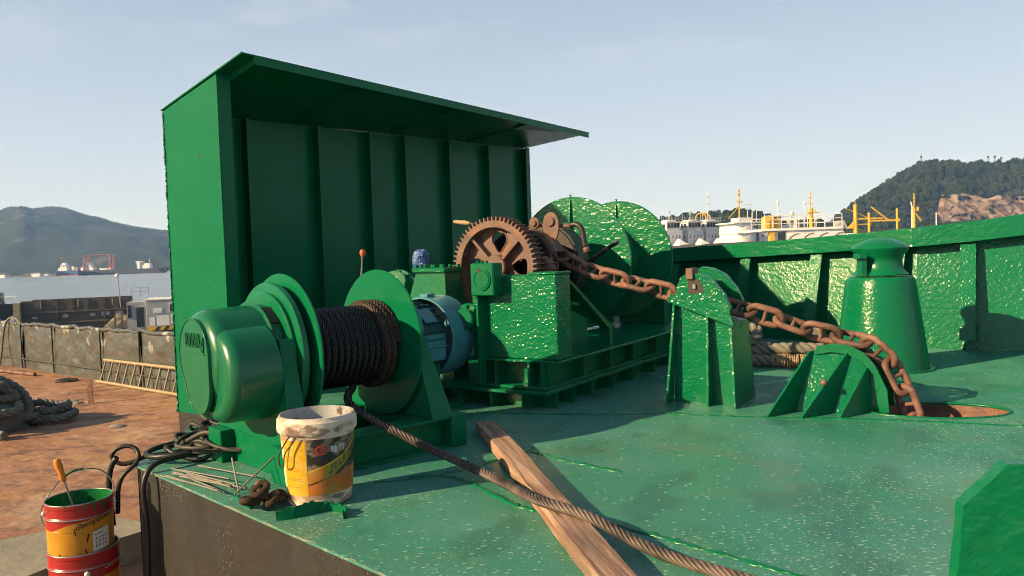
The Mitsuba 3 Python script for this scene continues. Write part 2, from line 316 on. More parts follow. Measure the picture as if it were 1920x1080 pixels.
# ================================================================== SETTING
SEA = -4.0
put('sea', trimesh.Trimesh([(-2400, -1400, SEA), (2400, -1400, SEA), (2400, 2500, SEA), (-2400, 2500, SEA)], [(0, 1, 2), (0, 2, 3)]), 'm_sea', kind='structure', label='calm grey blue harbour water')
def ridge(prof, y0, y1, base, nx, ny, amp, f, seed, back=0.6):
    """terrain: crest heights over x along y ~ y1, sloping down to base at y0 and behind"""
    X = np.array([p[0] for p in prof]); Zc = np.array([p[1] for p in prof])
    xs = np.linspace(X[0], X[-1], nx); ts = np.linspace(0, 1.0 + back, ny)
    g, t = np.meshgrid(xs, ts, indexing='ij')
    crest = np.interp(g, X, Zc) - base
    sc = (np.where(t < 1, y0 / y1 + (1 - y0 / y1) * t, 1 + (t - 1) * 0.4))
    sh = np.where(t < 1, np.sin(np.clip(t, 0, 1) * PI / 2) ** 0.9, 1 - ((t - 1) / back) ** 2 * 0.9)
    n = meshkit.fbm(np.stack([g * f, t * y1 * f * .35, g * 0 + seed], -1), 5, seed) - .5
    z = base - 1.0 + (crest + 1.0) * sh + n * amp * np.sin(np.clip(t, 0, 1) * PI) ** .6 * np.clip(crest / 40, 0.15, 1.5)
    v = np.stack([g * sc, y1 * sc, z], -1).reshape(-1, 3)
    i, j = np.meshgrid(np.arange(nx - 1), np.arange(ny - 1), indexing='ij'); a = i * ny + j
    q = np.stack([a, a + ny, a + ny + 1, a + 1], -1).reshape(-1, 4)
    return trimesh.Trimesh(v, np.vstack([q[:, [0, 1, 2]], q[:, [0, 2, 3]]]), process=False)
LH = [(-2150, 60), (-1750, 95), (-1493, 80), (-1331, 106), (-1215, 126), (-1180, 138), (-1155, 147), (-1130, 153), (-1103, 145), (-1075, 144), (-1032, 136), (-984, 119), (-935, 111), (-873, 97), (-800, 86), (-627, 63), (-381, 28), (-134, 2)]
put('hill', ridge(LH, 1050, 1800, SEA, 240, 90, 42, 0.006, 3, .35), 'm_farhill', True, kind='structure', label='hazy blue hill across the water')
RH = [(262, 0), (281, 10.5), (305, 29), (315, 36), (330, 45), (344, 54), (359, 63), (373, 69), (402, 69), (431, 66), (465, 68), (551, 72), (695, 50), (800, 5)]
hill_r = ridge(RH, 560, 700, SEA, 200, 70, 6, 0.02, 9)
put('hill', hill_r, 'm_hill', True, kind='structure', label='wooded hill with a bare quarry face')
LOW = [(60, 12), (99, 19), (112, 20.5), (123, 21.2), (137, 22), (152, 23.5), (166, 21.5), (177, 18), (188, 16), (240, 12), (330, 8)]
hill_l = ridge(LOW, 430, 520, SEA, 160, 40, 2, 0.03, 21)
put('hill', hill_l, 'm_hill', True, kind='structure', label='low dark wooded rise behind the white ships')
def forest(mesh, n, s0, s1, seed, hide=None):
    R = rng(seed); p, fi = trimesh.sample.sample_surface(mesh, n, seed=seed); ico = trimesh.creation.icosphere(subdivisions=1)
    v0, f0 = ico.vertices, ico.faces; V, F = [], []; k = 0
    for q in p:
        if hide is not None and hide(q): continue
        s = R.uniform(s0, s1)
        d = 1 + R.uniform(-.34, .34, (len(v0), 1))
        V.append(v0 * d * (s * R.uniform(.7, 1.15), s, s * R.uniform(.8, 1.5)) + q + (0, 0, s * .55)); F.append(f0 + k * len(v0)); k += 1
    return trimesh.Trimesh(np.vstack(V), np.vstack(F), process=False)
def in_rock(q): return 352 * q[1] / 640 < q[0] < 480 * q[1] / 640 and q[2] < (36 + 6 * math.sin(q[0] * .11)) * q[1] / 640 and q[1] < 668
put('woodland', forest(hill_r, 7600, 1.5, 3.3, 5, in_rock), 'm_trees', False, kind='stuff', label='dark green trees covering the right hill', category='trees')
put('woodland', forest(hill_l, 1700, 1.3, 2.8, 6), 'm_trees', False, kind='stuff', label='dark trees along the low rise behind the ships', category='trees')
# quarry face
RP = [(348, 20), (356, 27), (363, 36), (373, 40), (384, 38), (395, 34.5), (410, 36), (426, 35), (450, 33), (480, 30), (486, 8), (348, 8)]
rk = ext(Polygon([(x * .922, z * .922) for x, z in RP]), 40.0); M = np.eye(4); M[:3, :3] = [[1, 0, 0], [0, 0, -1], [0, 1, 0]]; rk.apply_transform(M)
rk = rough(rk, 2.4, 3.4, 0.22, 4); v = rk.vertices; rk.vertices = np.stack([v[:, 0], 618 + v[:, 1] + (v[:, 2] - 8) * .55, v[:, 2]], 1)
put('woodland', forest(rk, 420, .7, 1.9, 12, lambda q: not (q[2] > 30.5 + 2.5 * math.sin(q[0] * .19) + 1.5 * math.sin(q[0] * .53) or q[2] < 22)), 'm_trees', False, kind='stuff', label='scattered bushes on the quarry face', category='bushes')
put('rock_face', rk, 'm_rock', False, kind='structure', label='bare pinkish quarry rock low on the right hill')
shore = ridge([(-1600, 2), (-900, 3), (-500, 2.5), (-100, 2), (200, 1)], 985, 1020, SEA, 60, 12, .6, .02, 31)
put('shore', shore, 'm_hill', True, kind='structure', label='low shore at the foot of the far hill')

# --- the vessel: rusty main deck, raised deck
A_ = (-1.87, 3.74)
SBX, SBY = -2.485, 5.660
DECK = [(5.2, -3.15), A_, (-1.94, 4.62), (-1.87, 4.90), (-1.965, 5.305), (0.21, 9.62), (1.10, 10.1), (1.50, 9.62), (2.54, 8.34), (3.07, 7.76), (3.68, 7.06), (4.06, 6.80), (4.46, 6.54), (5.14, 6.09), (6.3, 5.42), (9.0, 2.0), (9.0, -3.15)]
hole = [(2.385 + .375 * math.cos(a), 4.37 + .225 * math.sin(a) - .12 * .375 * math.cos(a)) for a in np.linspace(0, 2 * PI, 56, endpoint=False)]
dk = ext(Polygon(DECK, [hole]), .010); dk.apply_translation((0, 0, -.010))
put('raised_deck', dk, 'm_deck', False, kind='structure', label='green painted raised steel deck, chipped with pale specks')
side = []
for (a, b) in zip(DECK, DECK[1:] + DECK[:1]):
    a, b = np.array(a), np.array(b); t = (b - a) / np.linalg.norm(b - a); nrm = np.array([t[1], -t[0]])   # inwards is -nrm for cw
    c = np.array([2.5, 4.0]); nrm = nrm if (c - a) @ nrm > 0 else -nrm
    q = [a + nrm * .012, b + nrm * .012, b + nrm * .03, a + nrm * .03]
    side.append(hull([(*p, z) for p in q for z in (-4.6, -.0105)]))
side.append(Fr(SBX, SBY, 34)([bx(.0, .66, .001, .02, -4.6, -.107), bx(.0, .02, .021, 4.78, -4.6, -.107)]))
put('raised_deck__bulkhead', side, 'm_hull', False, label='dark weathered steel side of the raised deck')
MAIN = [(-16.5, 20.0), (-9.88, 14.8), (-4.81, 10.82), (-2.0, 8.62), (1.5, 9.6), (9, 2), (9, -6), (-16.5, -6)]
md = ext(Polygon(MAIN), .05); md.apply_translation((0, 0, -.85)); 
put('main_deck', md, 'm_rustdeck', False, kind='structure', label='rusty brown steel main deck')
# ragged painted lip along the aft edge of the raised deck
edge = []
a, b = np.array([5.0, -2.96]), np.array(A_); L = np.linalg.norm(b - a); tt = (b - a) / L; R = rng(2)
pts = [np.r_[a + tt * s + np.array([-tt[1], tt[0]]) * (-.004 + .002 * R.standard_normal()), -.004 + .0015 * R.standard_normal()] for s in np.arange(0, L, .03)]
put('raised_deck__edge_strip', tube(pts, .0036, 6), 'm_slab', True, label='chipped pale paint edge of the raised deck')
def bead(P, r=.012, flat=.5, seed=0):
    P = smoothpath([(x, y, 0) for x, y in P], .02); R = rng(seed); P[:, :2] += R.normal(0, .003, (len(P), 2)); m = tube(P, r * (1 + .4 * R.standard_normal(len(P)).clip(-1, 1)), 7); m.vertices[:, 2] *= flat; return m
for i, P in enumerate([[(.918, 4.523), (1.41, 4.325), (1.954, 4.183), (2.592, 3.916), (3.3, 3.6)], [(.077, 3.729), (.25, 3.53), (.451, 3.341)], [(-.48, 3.36), (-.307, 3.348), (-.049, 2.99), (.08, 2.86)],
                       [(.30, 2.72), (.488, 2.541), (.811, 2.215), (1.2, 1.9)], [(-.62, 3.30), (-.30, 3.42), (0.0, 3.72), (.08, 3.80)], [(-.15, 4.72), (.15, 4.62), (.5, 4.55), (.918, 4.523)], [(-1.2, 3.2), (-1.05, 3.0)]]):
    put('raised_deck__weld_bead', bead(P, .014, .45, i), 'm_green_mid', True)
# curled strip of plate with a tab in front of the bucket
P = np.array([(-.905, 2.845), (-.86, 2.86), (-.80, 2.90), (-.74, 2.94), (-.69, 2.925), (-.655, 2.84)]); P = smoothpath(np.c_[P, P[:, 0] * 0], .012)
R = rng(8); top = P + np.c_[R.normal(0, .002, (len(P), 2)), .030 + .018 * np.sin(np.linspace(0, 5, len(P))) + .004 * R.standard_normal(len(P))]
top[-8:, 2] += .012
V = np.vstack([P - (0, 0, .005), top, top + (.004, .007, 0), P + (.004, .007, -.005)]); n = len(P); F = []
for k in range(3):
    for i in range(n - 1): F += [(k * n + i, k * n + i + 1, (k + 1) * n + i + 1), (k * n + i, (k + 1) * n + i + 1, (k + 1) * n + i)]
put('raised_deck__upstand', trimesh.Trimesh(V, F, process=False), 'm_green', False, label='curled green strip of plate standing on the deck edge')

# ================================================================== WEATHER SHELTER
S = Fr(SBX, SBY, 34)
t = thing('weather_shelter', 'tall green steel weather shelter with an open front and sloping roof', 'shelter')
ZB = lambda y: 2.104 + .038 * y
ZF = lambda y: 2.353 + .003 * y
WX, RX, LY = .635, .927, 4.78
zr = lambda x, y: ZB(y) + (ZF(y) - ZB(y)) * x / RX
Z0 = -.106
put(t + '__end_wall', S(rough(hull([(x, y, z) for x in (0, WX) for y in (0, .008) for z in (Z0, zr(x, y) - .013)]), .12, .003, 2.2, 3)), 'm_green', 25)
put(t + '__front_flange', S(hull([(x, y, z) for x in (WX - .008, WX - .001) for y in (.009, .11) for z in (Z0, zr(WX, y) - .014)])), 'm_green')
put(t + '__back_wall', S(rough(hull([(x, y, z) for x in (0, .008) for y in (.0095, LY) for z in (Z0, zr(x, y) - .013)]), .25, .005, 1.6, 8)), 'm_green', 25)
put(t + '__roof', S(hull([(x, y, zr(x, y) + d) for x in (-.012, RX) for y in (-.012, LY + .02) for d in (-.010, 0)])), 'm_green')
put(t + '__fascia', S(hull([(RX - dx, y, zr(RX, y) + d) for dx in (.0, .008) for y in (.09, LY) for d in (-.062, -.0105)])), 'm_green')
put(t + '__roof_bracket', S(hull([(x, y, zr(x, y) + d) for x in (WX + .012, RX - .01) for y in (.10, .106) for d in (-.055, -.011)])), 'm_green')
for i, y in enumerate((.66, 1.40, 2.03, 2.52, 3.22, 3.94)):
    w = .05
    put(t + '__stiffener', S([bx(.009, .085, y - .004, y + .004, Z0, zr(.05, y) - .03), bx(.0855, .092, y - w / 3, y + w / 3, Z0, zr(.05, y) - .03)]), 'm_green')
put(t + '__corner_post', S([bx(.009, .10, LY - .009, LY - .001, Z0, zr(.05, LY) - .02), bx(.092, .10, LY - .085, LY - .010, Z0, zr(.05, LY) - .02)]), 'm_green')
for y in (1.1, 2.3, 3.5): put(t + '__roof_stiffener', S(hull([(x, yy, zr(x, yy) + d) for x in (.10, RX - .01) for yy in (y, y + .007) for d in (-.05, -.0105)])), 'm_green')
put(t + '__gusset', S(hull([(.10, .16, Z0), (.40, .16, Z0), (.40, .16, .9), (.32, .16, 1.30), (.10, .16, 1.30), (.10, .168, Z0), (.40, .168, Z0), (.40, .168, .9), (.32, .168, 1.30), (.10, .168, 1.30)])), 'm_green')
put(t + '__nick', S(disc(.012, -.0032, -.0008, .40, 1.72, n=12, b=.0004)), 'm_darksteel')
R = rng(14); P = [(-.002 + .0025 * R.standard_normal(), -.003 + .0025 * R.standard_normal(), z) for z in np.arange(Z0, 2.09, .012)]
put(t + '__weld_seam', S(tube(P, .006 * (1 + .3 * R.standard_normal(len(P)).clip(-1, 1)), 6)), 'm_green_mid', True, label='ragged weld seam up the outer corner')
# ================================================================== WINCH (heading 47)
W = Fr(-.715, 4.10, 47)
AX = .525   # shaft height
w = thing('drum_winch', 'green rope winch with round gear case and teal motor', 'winch')
def wput(name, mesh, m, smooth=False, label=None):
    if isinstance(mesh, list): mesh = cat_(mesh)
    return put(w + '__' + name, W(mesh), m, smooth, label)
def wdisc(r, y0, y1, x=0, z=AX, **k): return disc(r, y0, y1, x, z, **k)
wput('flange', wdisc(.385, -.007, .009), 'm_green', 40)
wput('flange', wdisc(.385, -.556, -.540), 'm_green', 40)
wput('drum', wdisc(.165, -.539, -.008), 'm_darksteel', 40)
wput('gear_ring', [wdisc(.345, -.625, -.590), wdisc(.30, -.648, -.626), wdisc(.12, -.589, -.557)], 'm_green_mid', 40)
neck = disc(.245, -.70, -.649, 0, AX)
wput('neck', [neck, wdisc(.262, -.712, -.700)], 'm_green_case', 40)
wput('inspection_slot', hull([(.10, -.652, AX + .235), (.19, -.652, AX + .168), (.10, -.694, AX + .235), (.19, -.694, AX + .168), (.098, -.652, AX + .228), (.098, -.694, AX + .228), (.186, -.652, AX + .160), (.186, -.694, AX + .160)]), 'm_darksteel', False, 'dark open slot in the winch neck')
def lobe(r, y0, y1, x, z, f=.065, n=64):
    pr = [(0, y0)] + [(r - f + f * math.sin(a), y0 + f - f * math.cos(a)) for a in np.linspace(0, PI / 2, 9)] + [(r + .006, y1), (0, y1)]
    m = axial(lathe(pr, n)); m.apply_translation((x, 0, z)); return m
wput('gear_case', [lobe(.238, -.965, -.712, 0, AX), lobe(.212, -.950, -.722, .122, AX - .050, .055), lobe(.215, -.958, -.713, .0, AX - .05, .065)], 'm_green_case', 50)
egg = unary_union([Point(0, AX + .035).buffer(.168, 24), Point(.035, AX - .09).buffer(.135, 24)]).convex_hull
cv = prism_y([(x, z) for x, z in egg.exterior.coords[:-1]], -.976, -.964)
k = wput('end_cover', cv, 'm_green_case', False)
rim = [np.array((x, -.977, z)) for x, z in egg.buffer(-.003).exterior.coords]
put(k + '__rim', W(tube(rim, .0028, 6, False)), 'm_green_case', True)
tx = facing('10000kg', .062, .006, False); tx.apply_scale((.58, 1, 1)); tx.apply_translation((-tx.bounds[:, 0].mean() + .02, -.9765, AX + .075))
put(k + '__lettering', W(tx), 'm_green_case', False, 'raised lettering 10000kg')
put(k + '__underline', W(bx(-.05, .13, -.981, -.9765, AX + .045, AX + .050)), 'm_green_case')
def pedestal(y0, y1, top, bot, zt, zb): return hull([(x, y, z) for y in (y0, y1) for (x, z) in ((-bot, zb), (bot, zb), (-top, zt), (top, zt))])
wput('pedestal', rough(hull([(x, y, z) for y in (.02, .07) for x in (-.27, .27) for z in (AX + .10,)] + [(x, y, .16) for y in (.02, .15) for x in (-.40, .42)]), .08, .002, 9), 'm_green')
wput('pedestal', rough(hull([(x, y, AX + .095) for y in (-.705, -.640) for x in (-.27, .285)] + [(x, y, .16) for y in (-.73, -.640) for x in (-.38, .40)]), .08, .002, 9), 'm_green')
wput('base_beam', [bx(.28, .42, -.76, .13, .145, .158, .003), bx(.28, .42, -.76, .13, 0.0, .012, .003), bx(.33, .342, -.76, .13, .012, .145), bx(.28, .42, -.772, -.761, 0, .16, .003), bx(.26, .43, .131, .23, 0, .165, .006)], 'm_green')
wput('base_beam', [rough(bx(-.36, -.21, -.79, .23, 0, .158, .005), .1, .002, 8)], 'm_green')
wput('cross_beam', bx(-.209, .279, -.72, -.64, .0, .155, .004), 'm_green')
wput('cross_beam', bx(-.209, .279, .02, .13, .0, .155, .004), 'm_green')
# wire rope: wraps on the drum and the run over the deck
wr = thing('wire_rope', 'thick brown wire rope running from the winch drum across deck and timber', 'wire rope')
RR = .019
ang = np.arange(0, 14.2 * 2 * PI, .09); yy = -.522 + ang / (2 * PI) * .0352
helix = np.stack([.187 * np.cos(ang), yy, AX + .187 * np.sin(ang)], 1)
put(wr + '__wound_turns', W(twisted(helix, RR, 6, .16, 5)), 'm_wiredark', True, 'black greasy turns of wire rope on the drum')
ang = np.arange(PI * .02, 4.4 * 2 * PI, .09); yy = -.018 - np.abs(((ang / (2 * PI) * .0355) % .142) - .0)
put(wr + '__upper_turns', W(twisted(np.stack([.212 * np.cos(ang), -.02 - (ang / (2 * PI)) * .0345, AX + .212 * np.sin(ang)], 1)[: 190], RR, 6, .16, 5)), 'm_wirebrown', True, 'brown dry turns against the right flange')
run = smoothpath([W.pt((-.1, -.23, AX - .165)), W.pt((.05, -.21, AX - .19)), (-.725, 3.487, .285), (-.605, 3.499, .205), (-.457, 3.463, .135), (-.163, 3.267, .045), (-.02, 2.99, .052), (.10, 2.70, .082), (.21, 2.585, .078), (.38, 2.424, .030), (.608, 2.184, .020), (.9, 1.88, .020), (1.5, 1.3, .02)], .010)
cut = 26
put(wr + '__greased_run', twisted(run[: cut * 3], RR, 6, .15, 6), 'm_wiredark', True)
put(wr + '__run', twisted(run[cut * 3 - 1:], RR, 6, .15, 6), 'm_wire', True)

# ================================================================== WINDLASS (heading 33)
K = Fr(-.305, 4.981, 33)
HZ = .885
g = thing('anchor_windlass', 'big green anchor windlass with rusty gear wheel and twin drum discs', 'windlass')
def gput(name, mesh, m='m_green_lumpy', smooth=False, label=None):
    if isinstance(mesh, list): mesh = cat_(mesh)
    return put(g + '__' + name, K(mesh), m, smooth, label)
XR = .59; XL = -.90; YE = 2.75
# base: two decks of plate with posts between
gput('lower_plate', [rough(bx(XL, XR, 0, YE, .098, .122, .004), .12, .005, 7, 1)])
gput('doubler_plate', [rough(bx(XL + .2, XR - .035, .04, YE, .1225, .142, .004), .12, .004, 7, 2)])
gput('upper_plate', [rough(bx(-.06, XR + .062, .05, YE - .05, .292, .308, .003), .1, .003, 7, 3)])
gput('base_web', [bx(XL + .15, XR - .12, .14, .15, .0, .097), bx(XR - .13, XR - .12, .151, YE - .1, .0, .097)])
gput('upper_web', [bx(-.02, XR - .10, .16, .17, .143, .291), bx(XR - .11, XR - .10, .171, YE - .1, .143, .291)])
for x in (-.62, -.36, -.10, .16, .40): gput('foot_rib', bx(x - .006, x + .006, .02, .139, .0, .097))
for y in (.14, .36, .62, .95, 1.3, 1.7, 2.1): gput('foot_rib', bx(XR - .119, XR - .01, y - .006, y + .006, .0, .097))
for x in (.17, .42, .52): gput('post_rib', bx(x - .007, x + .007, .07, .159, .143, .2915))
for y in (.10, .55, .95, 1.35, 1.8, 2.3): gput('post_rib', bx(XR - .099, XR - .03, y - .007, y + .007, .143, .2915))
# near pedestal plate
gput('pedestal', [rough(bx(.0, XR + .045, .075, .255, .309, .835, .006), .06, .003, 11, 4)])
gput('pedestal_cap', [rough(bx(.44, XR + .05, .070, .260, .836, .852, .004), .05, .003, 11, 5)])
gput('face_rib', [bx(.085, .099, .0, .074, .143, .72)])
gput('pedestal', [bx(-.02, .30, .50, .60, .309, .80, .006)], 'm_green_mid')
gput('pedestal', [bx(-.10, .35, 2.52, 2.64, .309, HZ + .12, .006)], 'm_green_mid')
# square bearing block
bk = gput('bearing_block', [bx(.072, .250, -.035, .0745, .712, .918, .008)], 'm_green', 30)
CXB, CZB = .160, .815
put(bk + '__ring', K(tube([(CXB + .066 * math.cos(q), -.037, CZB + .066 * math.sin(q)) for q in np.linspace(-PI * .5, PI * .42, 26)], .0065, 7)), 'm_green', True)
put(bk + '__ring', K(disc(.058, -.0385, -.034, CXB, CZB)), 'm_green', 40)
put(bk + '__pin_hole', K(disc(.006, -.0396, -.0386, CXB, CZB, n=12, b=.0005)), 'm_darksteel')
put(bk + '__dent', K(disc(.013, -.0394, -.0386, CXB - .02, CZB + .055, n=10, b=.0005)), 'm_darksteel')
for x in (.095, .13, .165): put(bk + '__bolt', K(bolt(x, .02, .918, .010, .016)), 'm_green')
# gear wheel
def polar(r, a): return (r * math.cos(a), r * math.sin(a))
NT = 62; tp = []
for i in range(NT):
    a0 = 2 * PI * i / NT; d = 2 * PI / NT
    tp += [polar(.316, a0), polar(.318, a0 + .30 * d), polar(.345, a0 + .42 * d), polar(.345, a0 + .60 * d), polar(.318, a0 + .72 * d), polar(.316, a0 + .99 * d)]
GY = .335
def ay(m, y, x=0, z=HZ): m = axial(m); m.apply_translation((x, y, z)); return m
gw = gput('gear_wheel', [ay(ext(Polygon(tp, [[polar(.272, q) for q in np.linspace(0, 2 * PI, 72, endpoint=False)]]), .115), GY)], 'm_rustgear', False, 'rusty brown toothed rim of the big gear wheel')
web = Polygon([polar(.274, q) for q in np.linspace(0, 2 * PI, 72, endpoint=False)])
for i in range(4):
    a = PI / 2 + i * PI / 2 + .03
    hl = unary_union([Point(*polar(.190, a)).buffer(.062, 16), Point(*polar(.115, a)).buffer(.020, 10)]).convex_hull
    web = web.difference(hl)
    put(gw + '__hole_rim', K(ay(tube([(x, y, .078) for x, y in hl.exterior.coords], .006, 6, False), GY)), 'm_rustgear', True)
    a += PI / 4; ca, sa = math.cos(a), math.sin(a)
    rb = bx(.085, .272, -.010, .010, .020, .078); rb.apply_transform(trimesh.transformations.rotation_matrix(a, (0, 0, 1))); put(gw + '__spoke_rib', K(ay(rb, GY)), 'm_rustgear')
put(gw + '__web', K(ay(ext(web, .022), GY + .078)), 'm_rustgear', False, 'orange rusty gear web with four openings')
put(gw + '__hub', K([disc(.085, GY + .01, GY + .14, 0, HZ)]), 'm_rustgear', 40)
def small_gear(r, nt, y0, y1, x, z):
    tp = []
    for i in range(nt):
        a0 = 2 * PI * i / nt; d = 2 * PI / nt
        tp += [polar(r * .84, a0), polar(r * .86, a0 + .3 * d), polar(r, a0 + .42 * d), polar(r, a0 + .6 * d), polar(r * .86, a0 + .72 * d), polar(r * .84, a0 + .99 * d)]
    return ay(ext(Polygon(tp), y1 - y0), y0, x, z)
gput('pinion', [small_gear(.085, 13, .46, .54, .300, HZ - .02)], 'm_rustgear', False, 'small rusty pinion meshing with the gear wheel')
gput('brake_flange', [disc(.285, .555, .575, .06, HZ - .03)], 'm_darksteel', 40)
gput('shaft', [disc(.055, GY + .02, 2.66, 0, HZ, n=24)], 'm_darksteel', 40)
# chain wheel and brake
CW = .78
gput('chain_wheel', [disc(.205, CW - .105, CW - .075, 0, HZ), disc(.205, CW + .075, CW + .105, 0, HZ), disc(.12, CW - .074, CW + .074, 0, HZ)], 'm_rust', 40, 'rusty chain wheel')
for i in range(6):
    a = i * PI / 3 + .3; p = bx(-.03, .03, CW - .07, CW + .07, .10, .165, .012); p.apply_transform(trimesh.transformations.rotation_matrix(a, (0, 1, 0))); p.apply_translation((0, 0, HZ)); gput('chain_wheel__whelp', p, 'm_rust')
def arcplate(r0, r1, y0, y1, a0, a1, cx=0, cz=HZ, n=20):
    q = np.linspace(a0, a1, n); return prism_y([(cx + r1 * math.cos(x), cz + r1 * math.sin(x)) for x in q] + [(cx + r0 * math.cos(x), cz + r0 * math.sin(x)) for x in q[::-1]], y0, y1)
gput('chain_guard', [arcplate(.235, .25, .575, .70, math.radians(22), math.radians(120), .12), arcplate(.12, .2345, .577, .590, math.radians(22), math.radians(120), .12)], 'm_rust', False, 'orange rusty curved guard over the chain wheel')
gput('brake_drum', [disc(.30, .98, 1.16, 0, HZ)], 'm_darksteel', 40)
gput('brake_band', arcplate(.302, .315, .99, 1.15, -1.9, 3.6), 'm_darksteel')
# big drum discs
for y in (1.455, 2.305):
    dd = disc(.515, y, y + .016, 0, HZ + .012, n=96, b=.003); k = gput('drum_disc', [rough(dd, .05, .0025, 12, int(y * 10))], 'm_green_coarse', 45)
    put(k + '__rib', K([hull([(x, y - .05 * s, HZ + z) for x in (-.005, .005) for (s, z) in ((0, .12), (1, .12), (0, .50), (.25, .50))])]), 'm_green_lumpy')
    put(k + '__eye_bolt', K([bx(-.005, .005, y + .003, y + .012, HZ + .520, HZ + .54), bx(-.014, .014, y + .003, y + .012, HZ + .5405, HZ + .546)]), 'm_green')
    put(k + '__hub_plate', K([disc(.15, y - .03, y - .001, 0, HZ)]), 'm_green_mid', 40)
gput('cable_drum', [disc(.20, 1.472, 2.304, 0, HZ)], 'm_green_mid', 40)
# brake gear on top
zt = HZ + .285
gput('brake_shaft', tube([K.pt((0, 0, 0)) * 0 + (.12, .70, zt), (.42, .70, zt - .02)], .014, 10), 'm_rustgear', True)
ov = Polygon([(.275 + .062 * math.cos(q), zt + .0 + (.082 if math.sin(q) > 0 else .13) * math.sin(q)) for q in np.linspace(0, 2 * PI, 30, endpoint=False)])
gput('clamp_plate', [prism_y(list(ov.exterior.coords)[:-1], .655, .672), disc(.034, .640, .654, .275, zt + .015)], 'm_rustgear', 30, 'oval rusty clamp plate on the brake shaft')
gput('clamp_plate', [disc(.042, .66, .69, .135, zt + .012), disc(.024, .645, .659, .135, zt + .012)], 'm_rustgear', 40)
gput('crank_arm', tube(smoothpath([(.405, .70, zt - .018), (.43, .70, zt - .01), (.47, .70, zt - .02), (.50, .70, zt - .07), (.51, .70, zt - .13), (.52, .70, zt - .17)], .01), .020, 10), 'm_darksteel', True, 'bent black pipe at the end of the brake shaft')
gput('crank_arm__tip', tube([(.52, .70, zt - .171), (.53, .70, zt - .205)], .024, 10), 'm_rustgear', True)
gput('spindle', [tube([(.30, 1.0, HZ - .04), (.62, 1.0, HZ + .15)], .016, 8)], 'm_darksteel')
lv = gput('hand_lever', tube(smoothpath([(-.02, .62, HZ + .22), (-.25, .62, HZ + .285), (-.40, .62, HZ + .325)], .02), .008, 8), 'm_rustgear', True)
put(lv + '__grip', K(lathe([(0, 0), (.012, 0), (.017, .04), (.015, .12), (.009, .15), (0, .15)], 12).apply_transform(trimesh.transformations.rotation_matrix(-PI / 2 + .14, (0, 1, 0))).apply_translation((-.39, .62, HZ + .322))), 'm_ladder', True, 'pale wooden lever grip')
# knee brace and frame plates on the right
gput('knee_brace', [hull([(XR - .09, y, z) for (y, z) in ((.33, .80), (.36, .80), (.98, .44), (.93, .42))] + [(XR - .02, y, z) for (y, z) in ((.33, .80), (.36, .80), (.98, .44), (.93, .42))]), bx(XR - .09, XR - .02, .93, .98, .309, .45)], 'm_green_mid')
gput('side_frame', [prism_x([(.25, .31), (1.35, .31), (1.35, .45), (.55, .72), (.25, .80)], .16, .175), hull([(.16, .35, .70), (.30, .35, .70), (.16, 1.0, .58), (.30, 1.0, .58), (.16, .35, .715), (.30, .35, .715), (.16, 1.0, .595), (.30, 1.0, .595)])], 'm_green_mid')
gput('side_frame', [prism_x([(1.2, .31), (2.5, .31), (2.5, .62), (1.3, .62)], -.16, -.145)], 'm_green_mid')
# reduction gearbox with bolted cover (left end)
gb = gput('gearbox', [rough(hull([(-.60, .13, .31), (-.25, .13, .31), (-.60, .32, .31), (-.25, .32, .31), (-.51, .13, .86), (-.26, .13, .86), (-.51, .32, .86), (-.26, .32, .86), (-.62, .13, .58), (-.62, .32, .58)]), .07, .003, 12), bx(-.56, -.22, .14, .31, .125, .309)], 'm_green_mid', 30)
put(gb + '__cover', K(rough(bx(-.53, -.24, .105, .325, .861, .895, .008), .06, .002, 14)), 'm_green_lumpy', 30)
for x in (-.50, -.42, -.34, -.27):
    for y in (.125, .30): put(gb + '__bolt', K(bolt(x, y, .893, .015, .022)), 'm_green')
for y in (.18, .24): put(gb + '__bolt', K(bolt(-.50, y, .893, .015, .022)), 'm_green')
ad = disc(.13, -.02, .03, 0, 0, n=40); ad2 = disc(.10, -.09, -.021, 0, 0, n=40)
M1 = trimesh.transformations.rotation_matrix(math.radians(-50), (0, 1, 0)) @ trimesh.transformations.rotation_matrix(math.radians(25), (0, 0, 1)); M1[:3, 3] = (-.74, .20, .76)
for m_, nm in ((ad, 'flange'), (ad2, 'neck')): put(gb + '__' + nm, K(m_.copy().apply_transform(M1)), 'm_green_mid', 40)
put(gb + '__adapter', K(rough(hull([(-.84, .12, .12), (-.61, .12, .12), (-.84, .32, .12), (-.61, .32, .12), (-.82, .12, .70), (-.61, .12, .80), (-.82, .32, .70), (-.61, .32, .80)]), .08, .003, 12)), 'm_green_mid', 30)
for q in range(9):
    p = bolt(.112 * math.cos(q * .7), -.02, .112 * math.sin(q * .7), .011, .014, '-y'); put(gb + '__bolt', K(p.apply_transform(M1)), 'm_green')
cp = gput('coupling', [disc(.10, .02, .06, .0, .56), disc(.07, -.03, .019, .0, .56), disc(.06, .061, .30, .0, .56)], 'm_green_mid', 40)
for q in range(8): put(cp + '__bolt', K(bolt(.082 * math.cos(q * PI / 4), .02, .56 + .082 * math.sin(q * PI / 4), .012, .016, '-y')), 'm_green')

